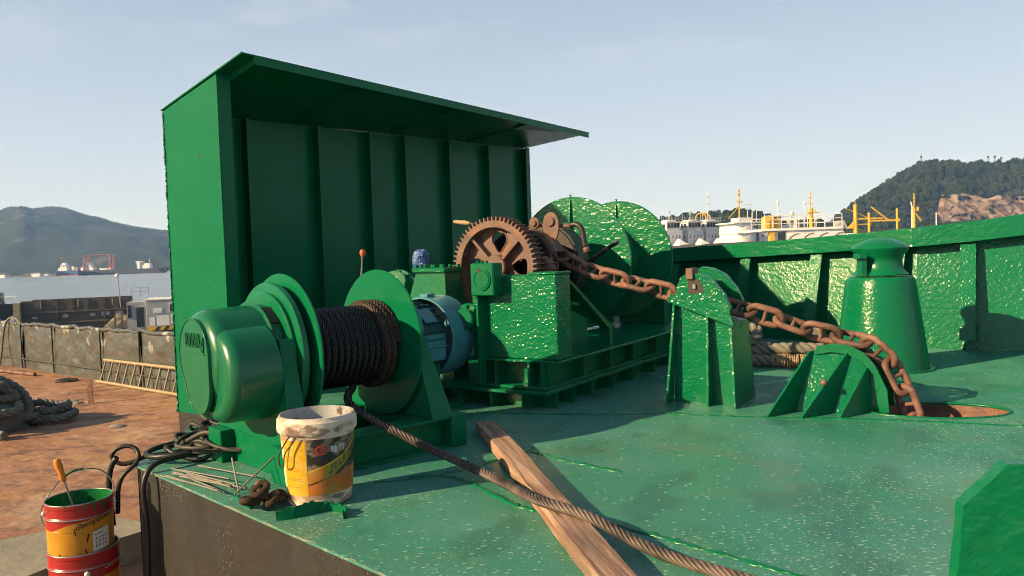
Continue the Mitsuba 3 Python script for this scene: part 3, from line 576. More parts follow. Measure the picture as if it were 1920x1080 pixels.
# ================================================================== MOTOR (in front of the windlass base)
MF = Fr(-.305 + .839 * -.25 + .545 * -.535, 4.981 - .545 * -.25 + .839 * -.535, 33)
w = thing('electric_motor', 'teal blue electric motor with fan cover between winch and windlass', 'motor')
AX = .452
def wput(name, mesh, m, smooth=False, label=None):
    if isinstance(mesh, list): mesh = cat_(mesh)
    return put(w + '__' + name, MF(mesh), m, smooth, label)
mk = wput('body', [wdisc(.205, .115, .40, z=AX + .0)], 'm_motordark', 40, 'dark finned motor body')
for i in range(16):
    a = math.radians(-55 + i * 14.0)
    fin = bx(-.004, .004, .13, .385, .20, .228); fin.apply_transform(trimesh.transformations.rotation_matrix(PI / 2 - a, (0, 1, 0))); fin.apply_translation((0, 0, AX))
    put(mk + '__fin', MF(fin), 'm_motordark')
fc = axial(lathe([(.248, .385), (.256, .385), (.262, .393), (.262, .605), (.24, .628), (0, .632), (0, .622), (.235, .612), (.248, .60), (.248, .385)], 64)); fc.apply_translation((0, 0, AX))
put(w + '__fan_cover', MF(fc), 'm_motor', 40, 'teal blue fan cover of the motor')
put(w + '__end_ring', MF(wdisc(.232, .102, .135)), 'm_motor', 40)
kb = wput('terminal_plate', rough(bx(.19, .222, .15, .36, AX - .13, AX + .035, .006), .06, .0008, 12), 'm_motor', 30, 'flat teal terminal box cover')
for y in (.17, .34):
    for z in (AX - .115, AX + .02): put(kb + '__screw', MF(hull([(.2215, y + .008 * math.cos(q), z + .008 * math.sin(q)) for q in np.arange(6)] + [(.227, y + .006 * math.cos(q), z + .006 * math.sin(q)) for q in np.arange(6)])), 'm_motordark')
pt_ = bx(-.055, .055, .18, .30, .2285, .2325); pt_.apply_transform(trimesh.transformations.rotation_matrix(math.radians(48), (0, 1, 0))); pt_.apply_translation((0, 0, AX))
put(w + '__name_plate', MF(pt_), 'm_motor', False, 'blank pale plate on top of the motor')
wput('clamp', bx(.250, .275, .42, .52, AX - .045, AX - .005, .005), 'm_motor')
wput('lifting_lug', [bx(-.02, .05, .40, .48, AX + .255, AX + .278, .006)], 'm_motor')
wput('motor_foot', [bx(-.17, .17, .14, .36, .0, .30, .006), bx(-.22, .22, .12, .5, 0, .03, .004)], 'm_green')
lead = lambda P, r: MF(tube(smoothpath(P, .01), r, 6))
put(w + '__lead_wire', lead([(.20, .20, AX - .13), (.22, .205, AX - .18), (.215, .20, AX - .25), (.225, .21, AX - .33), (.21, .20, AX - .36)], .004), 'm_rod')
put(w + '__lead_wire', lead([(.20, .225, AX - .13), (.225, .23, AX - .2), (.22, .225, AX - .3), (.23, .22, AX - .34)], .004), 'm_rod')
put(w + '__red_tape', lead([(.222, .205, AX - .17), (.224, .21, AX - .20), (.222, .215, AX - .245)], .013), 'm_redtag', label='red tape round the loose motor leads')

# blue bag tied over a fitting, lever with red knob
b_ = thing('plastic_bag', 'crumpled blue plastic bag tied over a fitting on the gearbox', 'bag')
bag = lathe([(0, 0), (.022, 0), (.020, .03), (.045, .055), (.055, .10), (.050, .16), (.035, .19), (0, .195)], 20); bag.vertices[:, :2] *= (1.0, .8)
bag.apply_scale(1.12); bag = rough(bag, .018, .014, 22, 5); bag.apply_translation((-.648, 5.56, .81))
put(b_ + '__film', bag, 'm_bluebag', False)
put(b_ + '__tie', tube([(-.648 + .024 * math.cos(q), 5.56 + .022 * math.sin(q), .842) for q in np.linspace(0, 6.3, 16)], .006, 6), 'm_wiredark', True)
put(b_ + '__fitting', zcyl(.018, .70, .85, -.648, 5.56), 'm_green_mid', 40)
l_ = thing('control_lever', 'thin control lever with red knob standing behind the winch drum', 'lever')
put(l_ + '__rod', tube([(-.985, 4.92, .5), (-.955, 4.92, .86), (-.938, 4.9, 1.0)], .006, 8), 'm_tinsteel', True)
put(l_ + '__knob', lathe([(0, 0), (.013, 0), (.018, .012), (.019, .03), (.014, .042), (0, .045)], 16).apply_translation((-.937, 4.9, .985)), 'm_redknob', True)
put(l_ + '__valve_box', bx(-1.06, -.91, 4.86, 5.0, .0, .52, .008), 'm_green', 30)

# ================================================================== ANCHOR CHAIN
ch = thing('anchor_chain', 'heavy rusty stud link chain from windlass down into deck pipe', 'chain')
def link_mesh(Lk=.248, d=.039, wd=.146):
    hl, r = (Lk - d) / 2, (wd - d) / 2
    st = hl - r; P = []
    for q in np.linspace(-PI / 2, PI / 2, 11): P.append((st + r * math.cos(q), r * math.sin(q), 0))
    for q in np.linspace(PI / 2, 3 * PI / 2, 11): P.append((-st + r * math.cos(q), r * math.sin(q), 0))
    P.append(P[0]); P = np.array(P); t = np.gradient(P, axis=0)
    # closed tube in plane: frames fixed by z
    V = []; n = 10
    for i in range(len(P) - 1):
        a, b = P[i - 1] if i else P[-2], P[i + 1]; tt = (b - a) / np.linalg.norm(b - a); nn = np.cross(tt, [0, 0, 1])
        V += [P[i] + d / 2 * (math.cos(q) * nn + math.sin(q) * np.array([0, 0, 1])) for q in np.arange(n) * 2 * PI / n]
    N = len(P) - 1; F = []
    for i in range(N):
        for j in range(n):
            a, b, c, e = i * n + j, i * n + (j + 1) % n, ((i + 1) % N) * n + (j + 1) % n, ((i + 1) % N) * n + j; F += [(a, b, c), (a, c, e)]
    ring = trimesh.Trimesh(np.array(V), F, process=False); ring.fix_normals()
    stud = tube([(0, -r + .004, 0), (0, -r * .5, 0), (0, r * .5, 0), (0, r - .004, 0)], [d * .48, d * .30, d * .30, d * .48], 8)
    return cat_([ring, stud])
LINK = link_mesh()
ply_link = mikit.ply(LINK, 'm_rust', smooth=50)
CP = [(-.205, .72), (-.21, .90), (-.13, 1.06), (.0, 1.10), (.115, 1.062), (.268, .955), (.52, .835), (.80, .758), (1.066, .692), (1.33, .638), (1.554, .578), (1.80, .500), (2.02, .425), (2.12, .415), (2.22, .398), (2.31, .345), (2.375, .26), (2.425, .15), (2.468, .02), (2.51, -.15), (2.55, -.42)]
cpath = smoothpath([K.pt((e, CW + .115 * min(1, max(0, (e - 1.5) / .55)), z)) for e, z in CP], .005)
arc = np.r_[0, np.cumsum(np.linalg.norm(np.diff(cpath, axis=0), axis=1))]
PITCHL = .170; RL = rng(4)
for i in range(int(arc[-1] / PITCHL)):
    s = (i + .5) * PITCHL; p0 = np.array([np.interp(s - PITCHL * .5, arc, cpath[:, k]) for k in range(3)]); p1 = np.array([np.interp(s + PITCHL * .5, arc, cpath[:, k]) for k in range(3)])
    tdir = (p1 - p0) / np.linalg.norm(p1 - p0); sv = np.cross(tdir, [0, 0, 1.0]); sv = sv / np.linalg.norm(sv); uv_ = np.cross(sv, tdir)
    ro = math.radians((58 if i % 2 else -32) + RL.uniform(-6, 6)); yv = math.cos(ro) * sv + math.sin(ro) * uv_; zv = np.cross(tdir, yv)
    Mx = np.eye(4); Mx[:3, 0], Mx[:3, 1], Mx[:3, 2], Mx[:3, 3] = tdir, yv, zv, (p0 + p1) / 2
    key = ch + '__link' + (f'_{i:03d}' if i else '')
    scene[key] = {**ply_link, 'to_world': T(Mx.tolist())}

# ================================================================== CHAIN STOPPER
s_ = thing('chain_stopper', 'green chain stopper stand with three ribs and rounded cheeks', 'chain stopper')
def kput(owner, name, mesh, m='m_green_lumpy', smooth=False, label=None):
    if isinstance(mesh, list): mesh = cat_(mesh)
    return put(owner + '__' + name, K(mesh), m, smooth, label)
YN, YF = CW - .235, CW + .20
zs = lambda e: .648 - (e - 1.12) * .36      # underside of the sloping top
E0, E1 = 1.13, 1.575
tap = lambda e, z: 1.345 + (e - 1.345) * (1 - .19 * z / .6)
def ribplate(e, y0a, y0b, y1, name='rib'):
    # plate normal to e, its front edge leaning from y0a (foot) to y0b (top)
    P = []
    for de in (-.007, .007):
        for (y, z) in ((y0a, 0), (y1, 0), (y0b, zs(e) - .002), (y1, zs(e) - .002)): P.append((tap(e, z) + de, y, z))
    return rough(hull(P), .06, .0025, 16, int(e * 100))
kput(s_, 'core', rough(hull([(tap(e, z), y, z) for e in (E0 + .02, E1 - .02) for (y, dz) in ((YN + .10, 0), (YF - .03, 0)) for z in (0, zs(e) - .003)]), .06, .003, 14))
for e in (E0 + .008, 1.40, E1 - .008): kput(s_, 'rib', ribplate(e, YN, YN + .055, YN + .101))
kput(s_, 'end_plate', rough(hull([(tap(E1, z) + d, y, z) for d in (-.019, -.005) for y in (YN + .06, YF) for z in (0, zs(E1) - .004)]), .08, .003, 14))
kput(s_, 'top_plate', rough(hull([(e, y, zs(e) + d) for e in (E0 - .03 + .05, E1 - .015) for y in (YN + .03, YF) for d in (0, .028)]), .05, .003, 14))
kput(s_, 'top_rim', rough(hull([(e, y, zs(e) + d) for e in (E0 + .03, E1 - .03) for y in (YN + .045, YN + .060) for d in (.0285, .055)]), .05, .003, 14))
def cheek(y0, y1, dz=0):
    P = [(1.175, zs(1.175) + .029), (1.19, .735), (1.215, .79), (1.26, .815), (1.33, .81), (1.42, .765), (1.49, .68), (1.525, .60), (1.515, zs(1.515) + .029)]
    return rough(prism_y([(e, z + dz) for e, z in P], y0, y1), .05, .003, 14, 3)
kput(s_, 'cheek', cheek(CW - .145, CW - .105)); kput(s_, 'cheek', cheek(CW + .105, CW + .145, .03))
kput(s_, 'roller', [disc(.075, CW - .104, CW + .104, 1.36, .55)], 'm_rust', 40)
kput(s_, 'pin_block', [bx(1.255, 1.30, CW - .165, CW - .06, .775, .845, .004)], 'm_rustgear')
kput(s_, 'cheek_slot', [hull([(x, CW - .1462, z) for x, z in ((1.262, .775), (1.335, .775), (1.365, .70), (1.33, .685), (1.262, .685))] + [(x, CW - .1448, z) for x, z in ((1.262, .775), (1.335, .775), (1.365, .70), (1.33, .685), (1.262, .685))])], 'm_darksteel')
kput(s_, 'slot_pin', [bx(1.295, 1.315, CW - .160, CW - .1464, .715, .745, .002)], 'm_tinsteel')

# ================================================================== CHAIN FAIRLEAD (ramp)
f_ = thing('chain_fairlead', 'green ribbed saddle carrying the chain to the deck pipe', 'fairlead')
sad = [(1.93, .26), (1.98, .315), (2.07, .335), (2.16, .325), (2.24, .285), (2.295, .215), (2.32, .13), (2.33, 0)]
kput(f_, 'saddle', rough(prism_y(sad + [(2.28, 0), (1.93, 0)], CW + .015, CW + .215), .05, .003, 14))
arcp = [(e + .010, z + .050) for e, z in sad[1:-2]] + [(2.365, .13), (2.375, 0)]
for y0, y1 in ((CW - .008, CW + .014), (CW + .216, CW + .238)): kput(f_, 'rim', prism_y(arcp + sad[1:][::-1], y0, y1), 'm_green_mid')
RIBS = [((1.415, 4.325), (1.62, 4.47), (1.775, 4.575, .335)), ((1.585, 4.265), (1.78, 4.40), (1.955, 4.475, .335)), ((1.785, 4.235), (1.93, 4.34), (2.03, 4.405, .250))]
for i, (p, b0, tp_) in enumerate(RIBS):
    p, b0, tp_ = np.array(p), np.array(b0), np.array(tp_); d = b0 - p; d /= np.linalg.norm(d); nn = np.array([d[1], -d[0]]) * .006
    P = []
    for sg in (-1, 1):
        o = np.r_[nn * sg, 0]; P += [np.r_[p, 0] + o, np.r_[p, .012] + o, np.r_[b0, 0] + o, tp_ + o, tp_ - np.r_[d * .04, 0] + o, np.r_[tp_[:2], 0] + o]
    put(f_ + '__rib', rough(hull(P), .05, .002, 16), 'm_green_lumpy')
wp = []
for (p, b0, tp_) in RIBS:
    for o in (0, .012): wp += [(b0[0] + o, b0[1] + o, 0), (tp_[0] + o, tp_[1] + o, tp_[2] + .004)]
put(f_ + '__front_plate', rough(hull(wp), .05, .003, 14), 'm_green_lumpy')
kp = np.array([1.745, 4.345, .185]); put(f_ + '__drain_hole', trimesh.creation.icosphere(2, .018).apply_translation(kp), 'm_rust', True)

# deck pipe
hp = thing('chain_pipe', 'rusty round chain pipe opening sunk in the green deck', 'chain pipe')
H = np.array(hole); n = len(H); c0 = H.mean(0); V = []
for (sc, z) in ((1.0, -.006), (1.0, -.45), (1.03, -.45), (1.03, -.006)): V += [(*(c0 + (p - c0) * sc), z) for p in H]
F = []
for k in range(3):
    for i in range(n): a, b = k * n + i, k * n + (i + 1) % n; F += [(a, b, b + n), (a, b + n, a + n)]
pipe = trimesh.Trimesh(V, F, process=False)
put(hp + '__sleeve', rough(pipe, .05, .004, 10), 'm_rust', 40)
put(hp + '__bottom', ext(Polygon(H).buffer(.005), .01).apply_translation((0, 0, -.47)), 'm_darksteel')
put(hp + '__lip', tube([(*(c0 + (p - c0) * 1.012), .0) for p in H] + [(*(c0 + (H[0] - c0) * 1.012), .0)], .009, 6, False), 'm_green_mid', True)

# ================================================================== ROLLER BOLLARD
bo = thing('mooring_bollard', 'stout green bollard with flared head beside the bulwark', 'bollard')
BX, BY = 2.845, 5.97
def bput(nm, prof, m='m_green_lumpy'): return put(bo + '__' + nm, lathe(prof, 72).apply_translation((BX, BY, 0)), m, 35)
bput('body', [(0, .012), (.335, .012), (.325, .10), (.285, .40), (.255, .62), (.243, .685), (.225, .705), (0, .705)])
bput('base_ring', [(0, 0), (.37, 0), (.37, .011), (0, .011)], 'm_green_mid')
bput('head', [(0, .716), (.20, .716), (.202, .724), (.175, .75), (.158, .79), (.156, .83), (.168, .87), (.198, .905), (.202, .925), (.190, .945), (.13, .975), (.07, .998), (.0, 1.002)], 'm_green_mid')
put(bo + '__lug', [bx(BX - .235, BX - .17, BY - .16, BY - .06, .845, .885, .005), bx(BX - .205, BX - .165, BY - .14, BY - .06, .716, .844)], 'm_green_mid')

# ================================================================== BULWARK (right)
bw = thing('ship_bulwark', 'green lumpy steel bulwark with heavy top rail round the bow', 'bulwark')
BP = np.array([(1.15, 9.98), (1.55, 9.45), (2.50, 8.30), (3.03, 7.72), (3.64, 7.02), (4.02, 6.76), (4.42, 6.50), (5.1, 6.05), (6.2, 5.4)])
FL = .20   # flare: the top leans outboard
RT = np.array([.955, .965, 1.010, 1.04, 1.090, 1.125, 1.18, 1.25, 1.38])
RB = RT - np.array([.16, .16, .15, .155, .17, .175, .18, .18, .18])
nb = len(BP); nv = []
for i in range(nb):
    tt = BP[min(i + 1, nb - 1)] - BP[max(i - 1, 0)]; tt /= np.linalg.norm(tt); nv.append((-(-tt[1]), -(tt[0])) if False else (tt[1], -tt[0]))
nv = np.array(nv)     # inward (towards the deck)
if (np.array([2.0, 5.0]) - BP[3]) @ nv[3] < 0: nv = -nv
def strip(off0, off1, zl, zh, lean=0):
    out = []
    for i in range(nb - 1):
        P = []
        for j in (i, i + 1):
            for o in (off0, off1):
                ql, qh = BP[j] + nv[j] * (o - FL * zl[j] / 1.1), BP[j] + nv[j] * (o - FL * (zh[j] if lean else zl[j]) / 1.1); P += [(*ql, zl[j]), (*qh, zh[j])]
        out.append(rough(hull(P), .12, .004, 6, 31))
    return out
for i, s in enumerate(strip(0, .012, RT * 0, RB + .05, 1)): put(bw + '__panel', s, 'm_green_coarse', 40)
for i, s in enumerate(strip(-.06, .17, RB, RT)): put(bw + '__rail', s, 'm_green_coarse', 40)
def stanchion(x, y, zt, d=.18):
    i = int(np.argmin(np.linalg.norm(BP - (x, y), axis=1))); n_ = nv[i]
    fr = Fr(x, y, math.degrees(math.atan2(-n_[0], -n_[1])))   # y axis points outwards
    st = put(bw + '__stanchion', fr(rough(prism_x([(-.014, 0), (-.014 + FL * zt / 1.1, zt), (-.115 + FL * zt / 1.1, zt), (-d, .10), (-d, 0)], -.006, .006), .08, .002, 12)), 'm_green_mid')
    put(st + '__flange', fr(rough(hull([(x_, y_ + o, z) for x_ in (-.06, .06) for (y_, z) in ((-.1155 + FL * zt / 1.1, zt), (-d - .0005, .10)) for o in (0, -.012)]), .06, .002, 14)), 'm_green_lumpy')
for x, y, zt in ((1.90, 9.02, .80), (2.50, 8.30, .85), (3.03, 7.72, .87), (3.55, 7.12, .90), (4.00, 6.775, .93), (4.9, 6.18, 1.0)): stanchion(x, y, zt)
# near bracket at the lower right corner
nbk = thing('deck_bracket', 'thick lumpy green bracket plate standing nearest the camera at the right edge', 'bracket')
D_ = Fr(1.175, 2.06, 8)
put(nbk + '__plate', D_(rough(prism_y([(0, 0), (.6, 0), (.6, .36), (.135, .36), (.022, .245)], 0, .05), .03, .004, 18)), 'm_green_coarse', 30)
put(nbk + '__back_rib', D_(rough(hull([(.3, .051, 0), (.34, .051, 0), (.3, .40, 0), (.34, .40, 0), (.3, .051, .34), (.34, .051, .34)]), .06, .003, 14)), 'm_green_lumpy', 30)

# ================================================================== TIMBER, BUCKET
tb = thing('timber_baulk', 'weathered brown timber baulk lying across the green deck', 'timber')
a, b = np.array([-.172, 4.24]), np.array([.305, 1.95]); L = np.linalg.norm(b - a); ang_ = math.degrees(math.atan2((b - a)[0], (b - a)[1]))
Tf = Fr(a[0], a[1], ang_)
tm = bx(-.055, .055, 0, L, .002, .060, .006); tm = rough(tm, .03, .0045, 9, 77)
v = tm.vertices; dent = np.exp(-((v[:, 1] - 1.15) / .16) ** 2) * np.clip((v[:, 0]) / .065, 0, 1); v[:, 2] -= dent * .02 * (v[:, 2] > .03); v[:, 0] -= dent * .016
v[:, 2] -= .006 * np.clip((.22 - v[:, 1]) / .1, 0, 1) * (v[:, 2] > .03)
tm.vertices = v
put(tb + '__baulk', Tf(tm), 'm_wood', 35)

bu = thing('plastic_bucket', 'dirty white plastic bucket with yellow and black printed label', 'bucket')
UX, UY = -.805, 3.10; RB0, RB1, BH = .127, .150, .355
rr = lambda z: RB0 + (RB1 - RB0) * z / BH
put(bu + '__body', lathe([(0, .003), (RB0 - .006, .003), (RB0, .009), (rr(.29), .29), (rr(.295) + .010, .292), (rr(.30) + .012, .30), (rr(.34) + .008, .338), (rr(.34) + .002, .345), (RB1 - .002, BH), (RB1 - .007, BH + .001)], 72).apply_translation((UX, UY, 0)), 'm_bucket', 35)
put(bu + '__inside', lathe([(RB1 - .0071, BH + .0005), (rr(.3) - .008, .30), (RB0 - .006, .03), (0, .028)], 56).apply_translation((UX, UY, 0)), 'm_bucketin', 35)
TH0 = math.atan2(0 - UX, -(0 - UY))       # direction to the eye
def wrap(m, lift, rfun, X, Y, th0=TH0, size=.012):
    """flat mesh (x = arc, y = height) wrapped round the upright cone at X, Y; arc 0 faces th0"""
    v, f = trimesh.remesh.subdivide_to_size(m.vertices, m.faces, size); r = np.array([rfun(h) for h in v[:, 1]])
    th = th0 + v[:, 0] / .14; rad = r + lift + v[:, 2]
    return trimesh.Trimesh(np.stack([X + rad * np.sin(th), Y - rad * np.cos(th), v[:, 1]], 1), f, process=False)
def patch(pts, lift=.0006, X=UX, Y=UY, rf=rr, th0=TH0): return wrap(ext(Polygon(pts).buffer(0), .0004), lift, rf, X, Y, th0)
lab = put(bu + '__label', patch([(-.045, .055), (.21, .055), (.21, .275), (-.045, .275)], .0004), 'm_labelblack', False, 'black printed label panel')
put(lab + '__yellow_panel', patch([(-.165, .05), (-.046, .05), (-.048, .272), (-.165, .268)], .0006), 'm_labelyellow')
put(lab + '__diagonal_band', patch([(-.045, .145), (.02, .165), (.10, .20), (.19, .262), (.19, .225), (.12, .168), (.05, .125), (-.045, .098)], .0010), 'm_labelband')
put(lab + '__orange_strip', patch([(-.045, .055), (.21, .055), (.21, .15), (.14, .145), (.05, .12), (-.045, .092)], .0012), 'm_labelorange')
put(lab + '__orange_block', patch([(-.045, .150), (.022, .168), (.022, .120), (-.045, .098)], .0016), 'm_labelorange')
put(lab + '__band_edge', patch([(-.045, .150), (.02, .170), (.10, .205), (.19, .267), (.19, .262), (.10, .199), (.02, .164), (-.045, .144)], .0019), 'm_labelyellow')
def ringpoly(cx, cy, r1, r0, sx=1.25): return Polygon([(cx + sx * r1 * math.cos(q), cy + r1 * math.sin(q)) for q in np.linspace(0, 6.283, 24, endpoint=False)], [[(cx + sx * r0 * math.cos(q), cy + r0 * math.sin(q)) for q in np.linspace(0, 6.283, 24, endpoint=False)]])
lg = unary_union([ringpoly(.012, .232, .020, .013), ringpoly(.012, .232, .0085, .004, 1.0)])
put(lab + '__logo', wrap(ext(lg, .0005), .0014, rr, UX, UY), 'm_labelred', False, 'red round logo')
def strokes(lines, x, y, s, wd): return unary_union([LineString([(x + a * s, y + b * s) for a, b in l]).buffer(wd, cap_style=2) for l in lines])
ZHOU = [[(0, .85), (.42, .85)], [(.2, 1), (.05, .55), (.42, .55)], [(0, .3), (.45, .3)], [(.25, .7), (.25, 0)], [(.52, .7), (.98, .7), (.98, 0), (.52, 0), (.52, .7)], [(.75, 1), (.75, 0)], [(.52, .36), (.98, .36)]]
XING = [[(.28, 1), (.02, .72)], [(.3, .72), (.02, .40)], [(.18, .52), (.18, 0)], [(.45, .9), (.95, .9)], [(.38, .6), (1, .6)], [(.75, .6), (.75, .03), (.6, .08)]]
put(lab + '__lettering', wrap(ext(unary_union([strokes(ZHOU, .048, .219, .026, .0017), strokes(XING, .082, .222, .026, .0017)]), .0005), .0014, rr, UX, UY, size=.006), 'm_print', False, 'white two character brand lettering')
bt = meshkit.text_mesh('ZUJUNUNX', .030, .0005, True); bt.vertices[:, 0] += bt.vertices[:, 1] * .25; bt.vertices[:, 1] += .118 + .50 * bt.vertices[:, 0] + 0; bt.vertices[:, 0] = bt.vertices[:, 0] * .86 + .035
bt.vertices[:, 1] += .012
put(lab + '__band_lettering', wrap(bt, .0021, rr, UX, UY, size=.008), 'm_hopper', False, 'outlined capitals along the diagonal band')
R = rng(3); sm = []
for row, (x0, y0, nch) in enumerate(((.075, .113, 6), (.105, .098, 5))):
    for k in range(nch):
        x, y = x0 + k * .0135, y0 + .25 * k * .0135
        sm += [[(x, y), (x + .009, y)], [(x, y + .004), (x + .009, y + .0045)], [(x + .0045, y - .002), (x + .0045, y + .008)], [(x, y + .008), (x + .008, y + .008)]]
put(lab + '__small_print', wrap(ext(unary_union([LineString(l).buffer(.0009) for l in sm]), .0004), .0016, rr, UX, UY, size=.008), 'm_farred')
fl = [[(-.150, y), (-.060 - R.uniform(0, .03), y)] for y in (.235, .205, .195, .185, .160, .15, .118, .112, .085)]
put(lab + '__small_print', wrap(ext(unary_union([LineString(l).buffer(.0010) for l in fl]), .0004), .0011, rr, UX, UY, size=.010), 'm_labelorange')
hnd = smoothpath([(-.10, .292), (-.122, .262), (-.145, .215), (-.152, .180), (-.150, .165), (-.135, .168), (-.118, .215), (-.085, .27), (-.075, .288)], .006)
hp_ = []
for q, z in hnd:
    th = TH0 + q / .14; rad = rr(z) + .012 + .02 * math.exp(-((z - .2) / .06) ** 2); hp_.append((UX + rad * math.sin(th), UY - rad * math.cos(th), z))
put(bu + '__handle', tube(hp_, .0028, 6), 'm_wirebrown', True)

# brown rope scrap between bucket and beam
rs = thing('scrap_chain', 'small heap of dark rusty chain links beside the bucket', 'chain')
R = rng(17)
small = link_mesh(.088, .027, .060)
for i in range(9):
    m_ = small.copy(); m_.apply_transform(trimesh.transformations.euler_matrix(R.uniform(-.7, .7), R.uniform(-.5, .5), R.uniform(0, 3.1)))
    q = i * 2.4; m_.apply_translation((-1.01 + .07 * math.cos(q) * math.sqrt(i / 9), 3.01 + .065 * math.sin(q) * math.sqrt(i / 9), .03 + (.045 if i < 3 else .0) + R.uniform(0, .012)))
    put(rs + '__link', m_, 'm_ropebrown' if i % 3 else 'm_rust', 50)

# ================================================================== CABLES AND RODS AT THE CORNER
cg = 'tangled cables and thin rods on the deck corner'
R = rng(23)
def cable(P, r, m, label, group=None):
    k = thing('cable', label, 'cable', group); put(k + '__sheath', tube(smoothpath(P, .02), r, 8), m, True); return k
cable([(-1.30, 4.05, .02), (-1.55, 3.95, .03), (-1.75, 3.83, .03), (-1.85, 3.77, .025), (-1.945, 3.745, .008), (-1.985, 3.75, .045), (-1.945, 3.76, .085), (-1.875, 3.765, .075), (-1.85, 3.74, .03), (-1.90, 3.70, -.03), (-1.935, 3.69, -.15), (-1.94, 3.69, -.22)], .011, 'm_cable', 'black cable ending in a loop that sticks out past the deck corner')
cable([(-1.33, 3.95, .03), (-1.50, 3.83, .05), (-1.64, 3.68, .045), (-1.72, 3.575, .02), (-1.735, 3.55, -.03), (-1.735, 3.545, -.15), (-1.735, 3.54, -.45), (-1.74, 3.53, -.80)], .013, 'm_cable', 'black cable hanging straight down the front of the dark bulkhead')
cable([(-1.935, 3.70, .05), (-1.965, 3.70, 0), (-1.975, 3.69, -.1), (-1.95, 3.66, -.27)], .014, 'm_cable', 'short black cable end hanging beside the corner loop')
cable([(-1.60, 4.30, .02), (-1.75, 4.10, .03), (-1.85, 3.92, .035), (-1.80, 3.74, .04), (-1.68, 3.70, .05), (-1.50, 3.80, .06), (-1.36, 3.90, .05)], .014, 'm_cable', 'black cable curling in a wide bend over the pile')
for i in range(24):
    rx, ry = R.uniform(.20, .46), R.uniform(.06, .22); cx, cy = -1.38 + R.uniform(-.06, .02), R.uniform(3.86, 4.42)
    cx = max(cx, -1.80 + rx - .10 * (cy - 4.0)); sk = R.uniform(-.25, .15); a0, a1 = R.uniform(.9, 1.5), R.uniform(4.2, 5.3); P = []
    for q in np.linspace(a0, a1, 8): P.append((cx + rx * math.cos(q) + R.normal(0, .012), cy + ry * math.sin(q) + sk * rx * math.cos(q) + R.normal(0, .012), .015 + .045 * R.random() + .002 * i))
    cable(P, R.uniform(.008, .0125), 'm_cable' if i % 4 == 0 else 'm_cablegrey', 'grey or black cable lying in the tangle on the deck corner', cg)
for i in range(15):
    y0 = 3.46 + R.uniform(-.02, .20); a = R.normal(0, .06) - .62
    x0 = -1.50 - R.uniform(-.02, .12); Lr = R.uniform(.42, .62)
    k = thing('metal_rod', 'thin pale metal rod lying under the winch beside the deck edge', 'rod', 'thin metal rods lying under the winch')
    put(k + '__bar', tube([(x0, y0 - .02, .008 + R.uniform(0, .022)), (x0 + Lr * math.cos(a) * .8, y0 - .02 + Lr * math.sin(a) * .8, .010 + R.uniform(0, .02))], .0035, 6), 'm_rod', True)
for (p, q, lb) in (((-1.23, 3.30, .13), (-1.17, 3.20, .004), 'thin pale rod leaning steeply, left one of a crossed pair'), ((-1.05, 3.36, .13), (-1.18, 3.17, .006), 'thin pale rod leaning slantwise, right one of a crossed pair')):
    k = thing('metal_rod', lb, 'rod'); put(k + '__bar', tube([p, q], .0038, 6), 'm_rod', True)

# ================================================================== PAINT TINS on the rusty deck
def tin(X, Y, z0, z1, r, label, full, th0):
    k = thing('paint_tin', label, 'paint tin'); h = z1 - z0; n = 64
    yb = z0 + h * .52
    prof = [(0, z0), (r - .004, z0)]
    put(k + '__body', lathe([(0, z0), (r - .004, z0), (r - .002, z0 + .004), (r - .002, z1 - .115)], n).apply_translation((X, Y, 0)), 'm_tinyellow', 35)
    put(k + '__red_band', lathe([(r - .002, z1 - .115), (r, z1 - .110), (r, z1 - .075), (r + .003, z1 - .070), (r + .003, z1 - .062), (r, z1 - .057), (r, z1 - .020), (r + .004, z1 - .016), (r + .004, z1 - .004), (r, z1)], n).apply_translation((X, Y, 0)), 'm_tinred', 30)
    put(k + '__rim', tube([(X + r * math.cos(q), Y + r * math.sin(q), z1) for q in np.linspace(0, 2 * PI, 49)], .004, 6, False), 'm_tinsteel', True)
    put(k + '__bead', tube([(X + (r + .003) * math.cos(q), Y + (r + .003) * math.sin(q), z1 - .066) for q in np.linspace(0, 2 * PI, 49)], .0035, 6, False), 'm_tinsteel', True)
    put(k + '__inside', lathe([(r - .003, z1 - .001), (r - .004, z1 - .115), (0, z1 - .117)] if full else [(r - .003, z1 - .001), (r - .004, z0 + .02), (0, z0 + .018)], n).apply_translation((X, Y, 0)), 'm_paintwet' if full else 'm_tinsteel', 35)
    rf = lambda z: r
    W_ = lambda poly, lift, hh=.0005, size=.012: (lambda m: trimesh.Trimesh(np.stack([X + (r + lift + m.vertices[:, 2]) * np.sin(th0 + m.vertices[:, 0] / r), Y - (r + lift + m.vertices[:, 2]) * np.cos(th0 + m.vertices[:, 0] / r), z1 + m.vertices[:, 1]], 1), m.faces, process=False))(trimesh.Trimesh(*trimesh.remesh.subdivide_to_size(*(lambda q: (q.vertices, q.faces))(poly if isinstance(poly, trimesh.Trimesh) else ext(poly, hh)), size)))
    return k, W_
XT, YT = -2.03, 3.53; thT = math.atan2(-XT, YT)
k, W_ = tin(XT, YT, -.46, -.088, .138, 'open red and yellow paint tin full of green paint, stacked on another', True, thT)
put(k + '__swoosh', W_(Polygon([(-.20, -.115), (-.13, -.115), (-.05, -.085), (.06, -.072), (.20, -.06), (.20, -.112), (.2, -.118), (-.2, -.118)]), .0008), 'm_tinyellow')
hw = meshkit.text_mesh('Geimpulxam', .023, .0004, True); hw.vertices[:, 0] += hw.vertices[:, 1] * .35; hw.vertices[:, 0] = hw.vertices[:, 0] * .95 - .025; hw.vertices[:, 1] += -.108 + hw.vertices[:, 0] * .22
put(k + '__lettering', W_(hw, .0014), 'm_ink', False, 'black brushed handwriting')
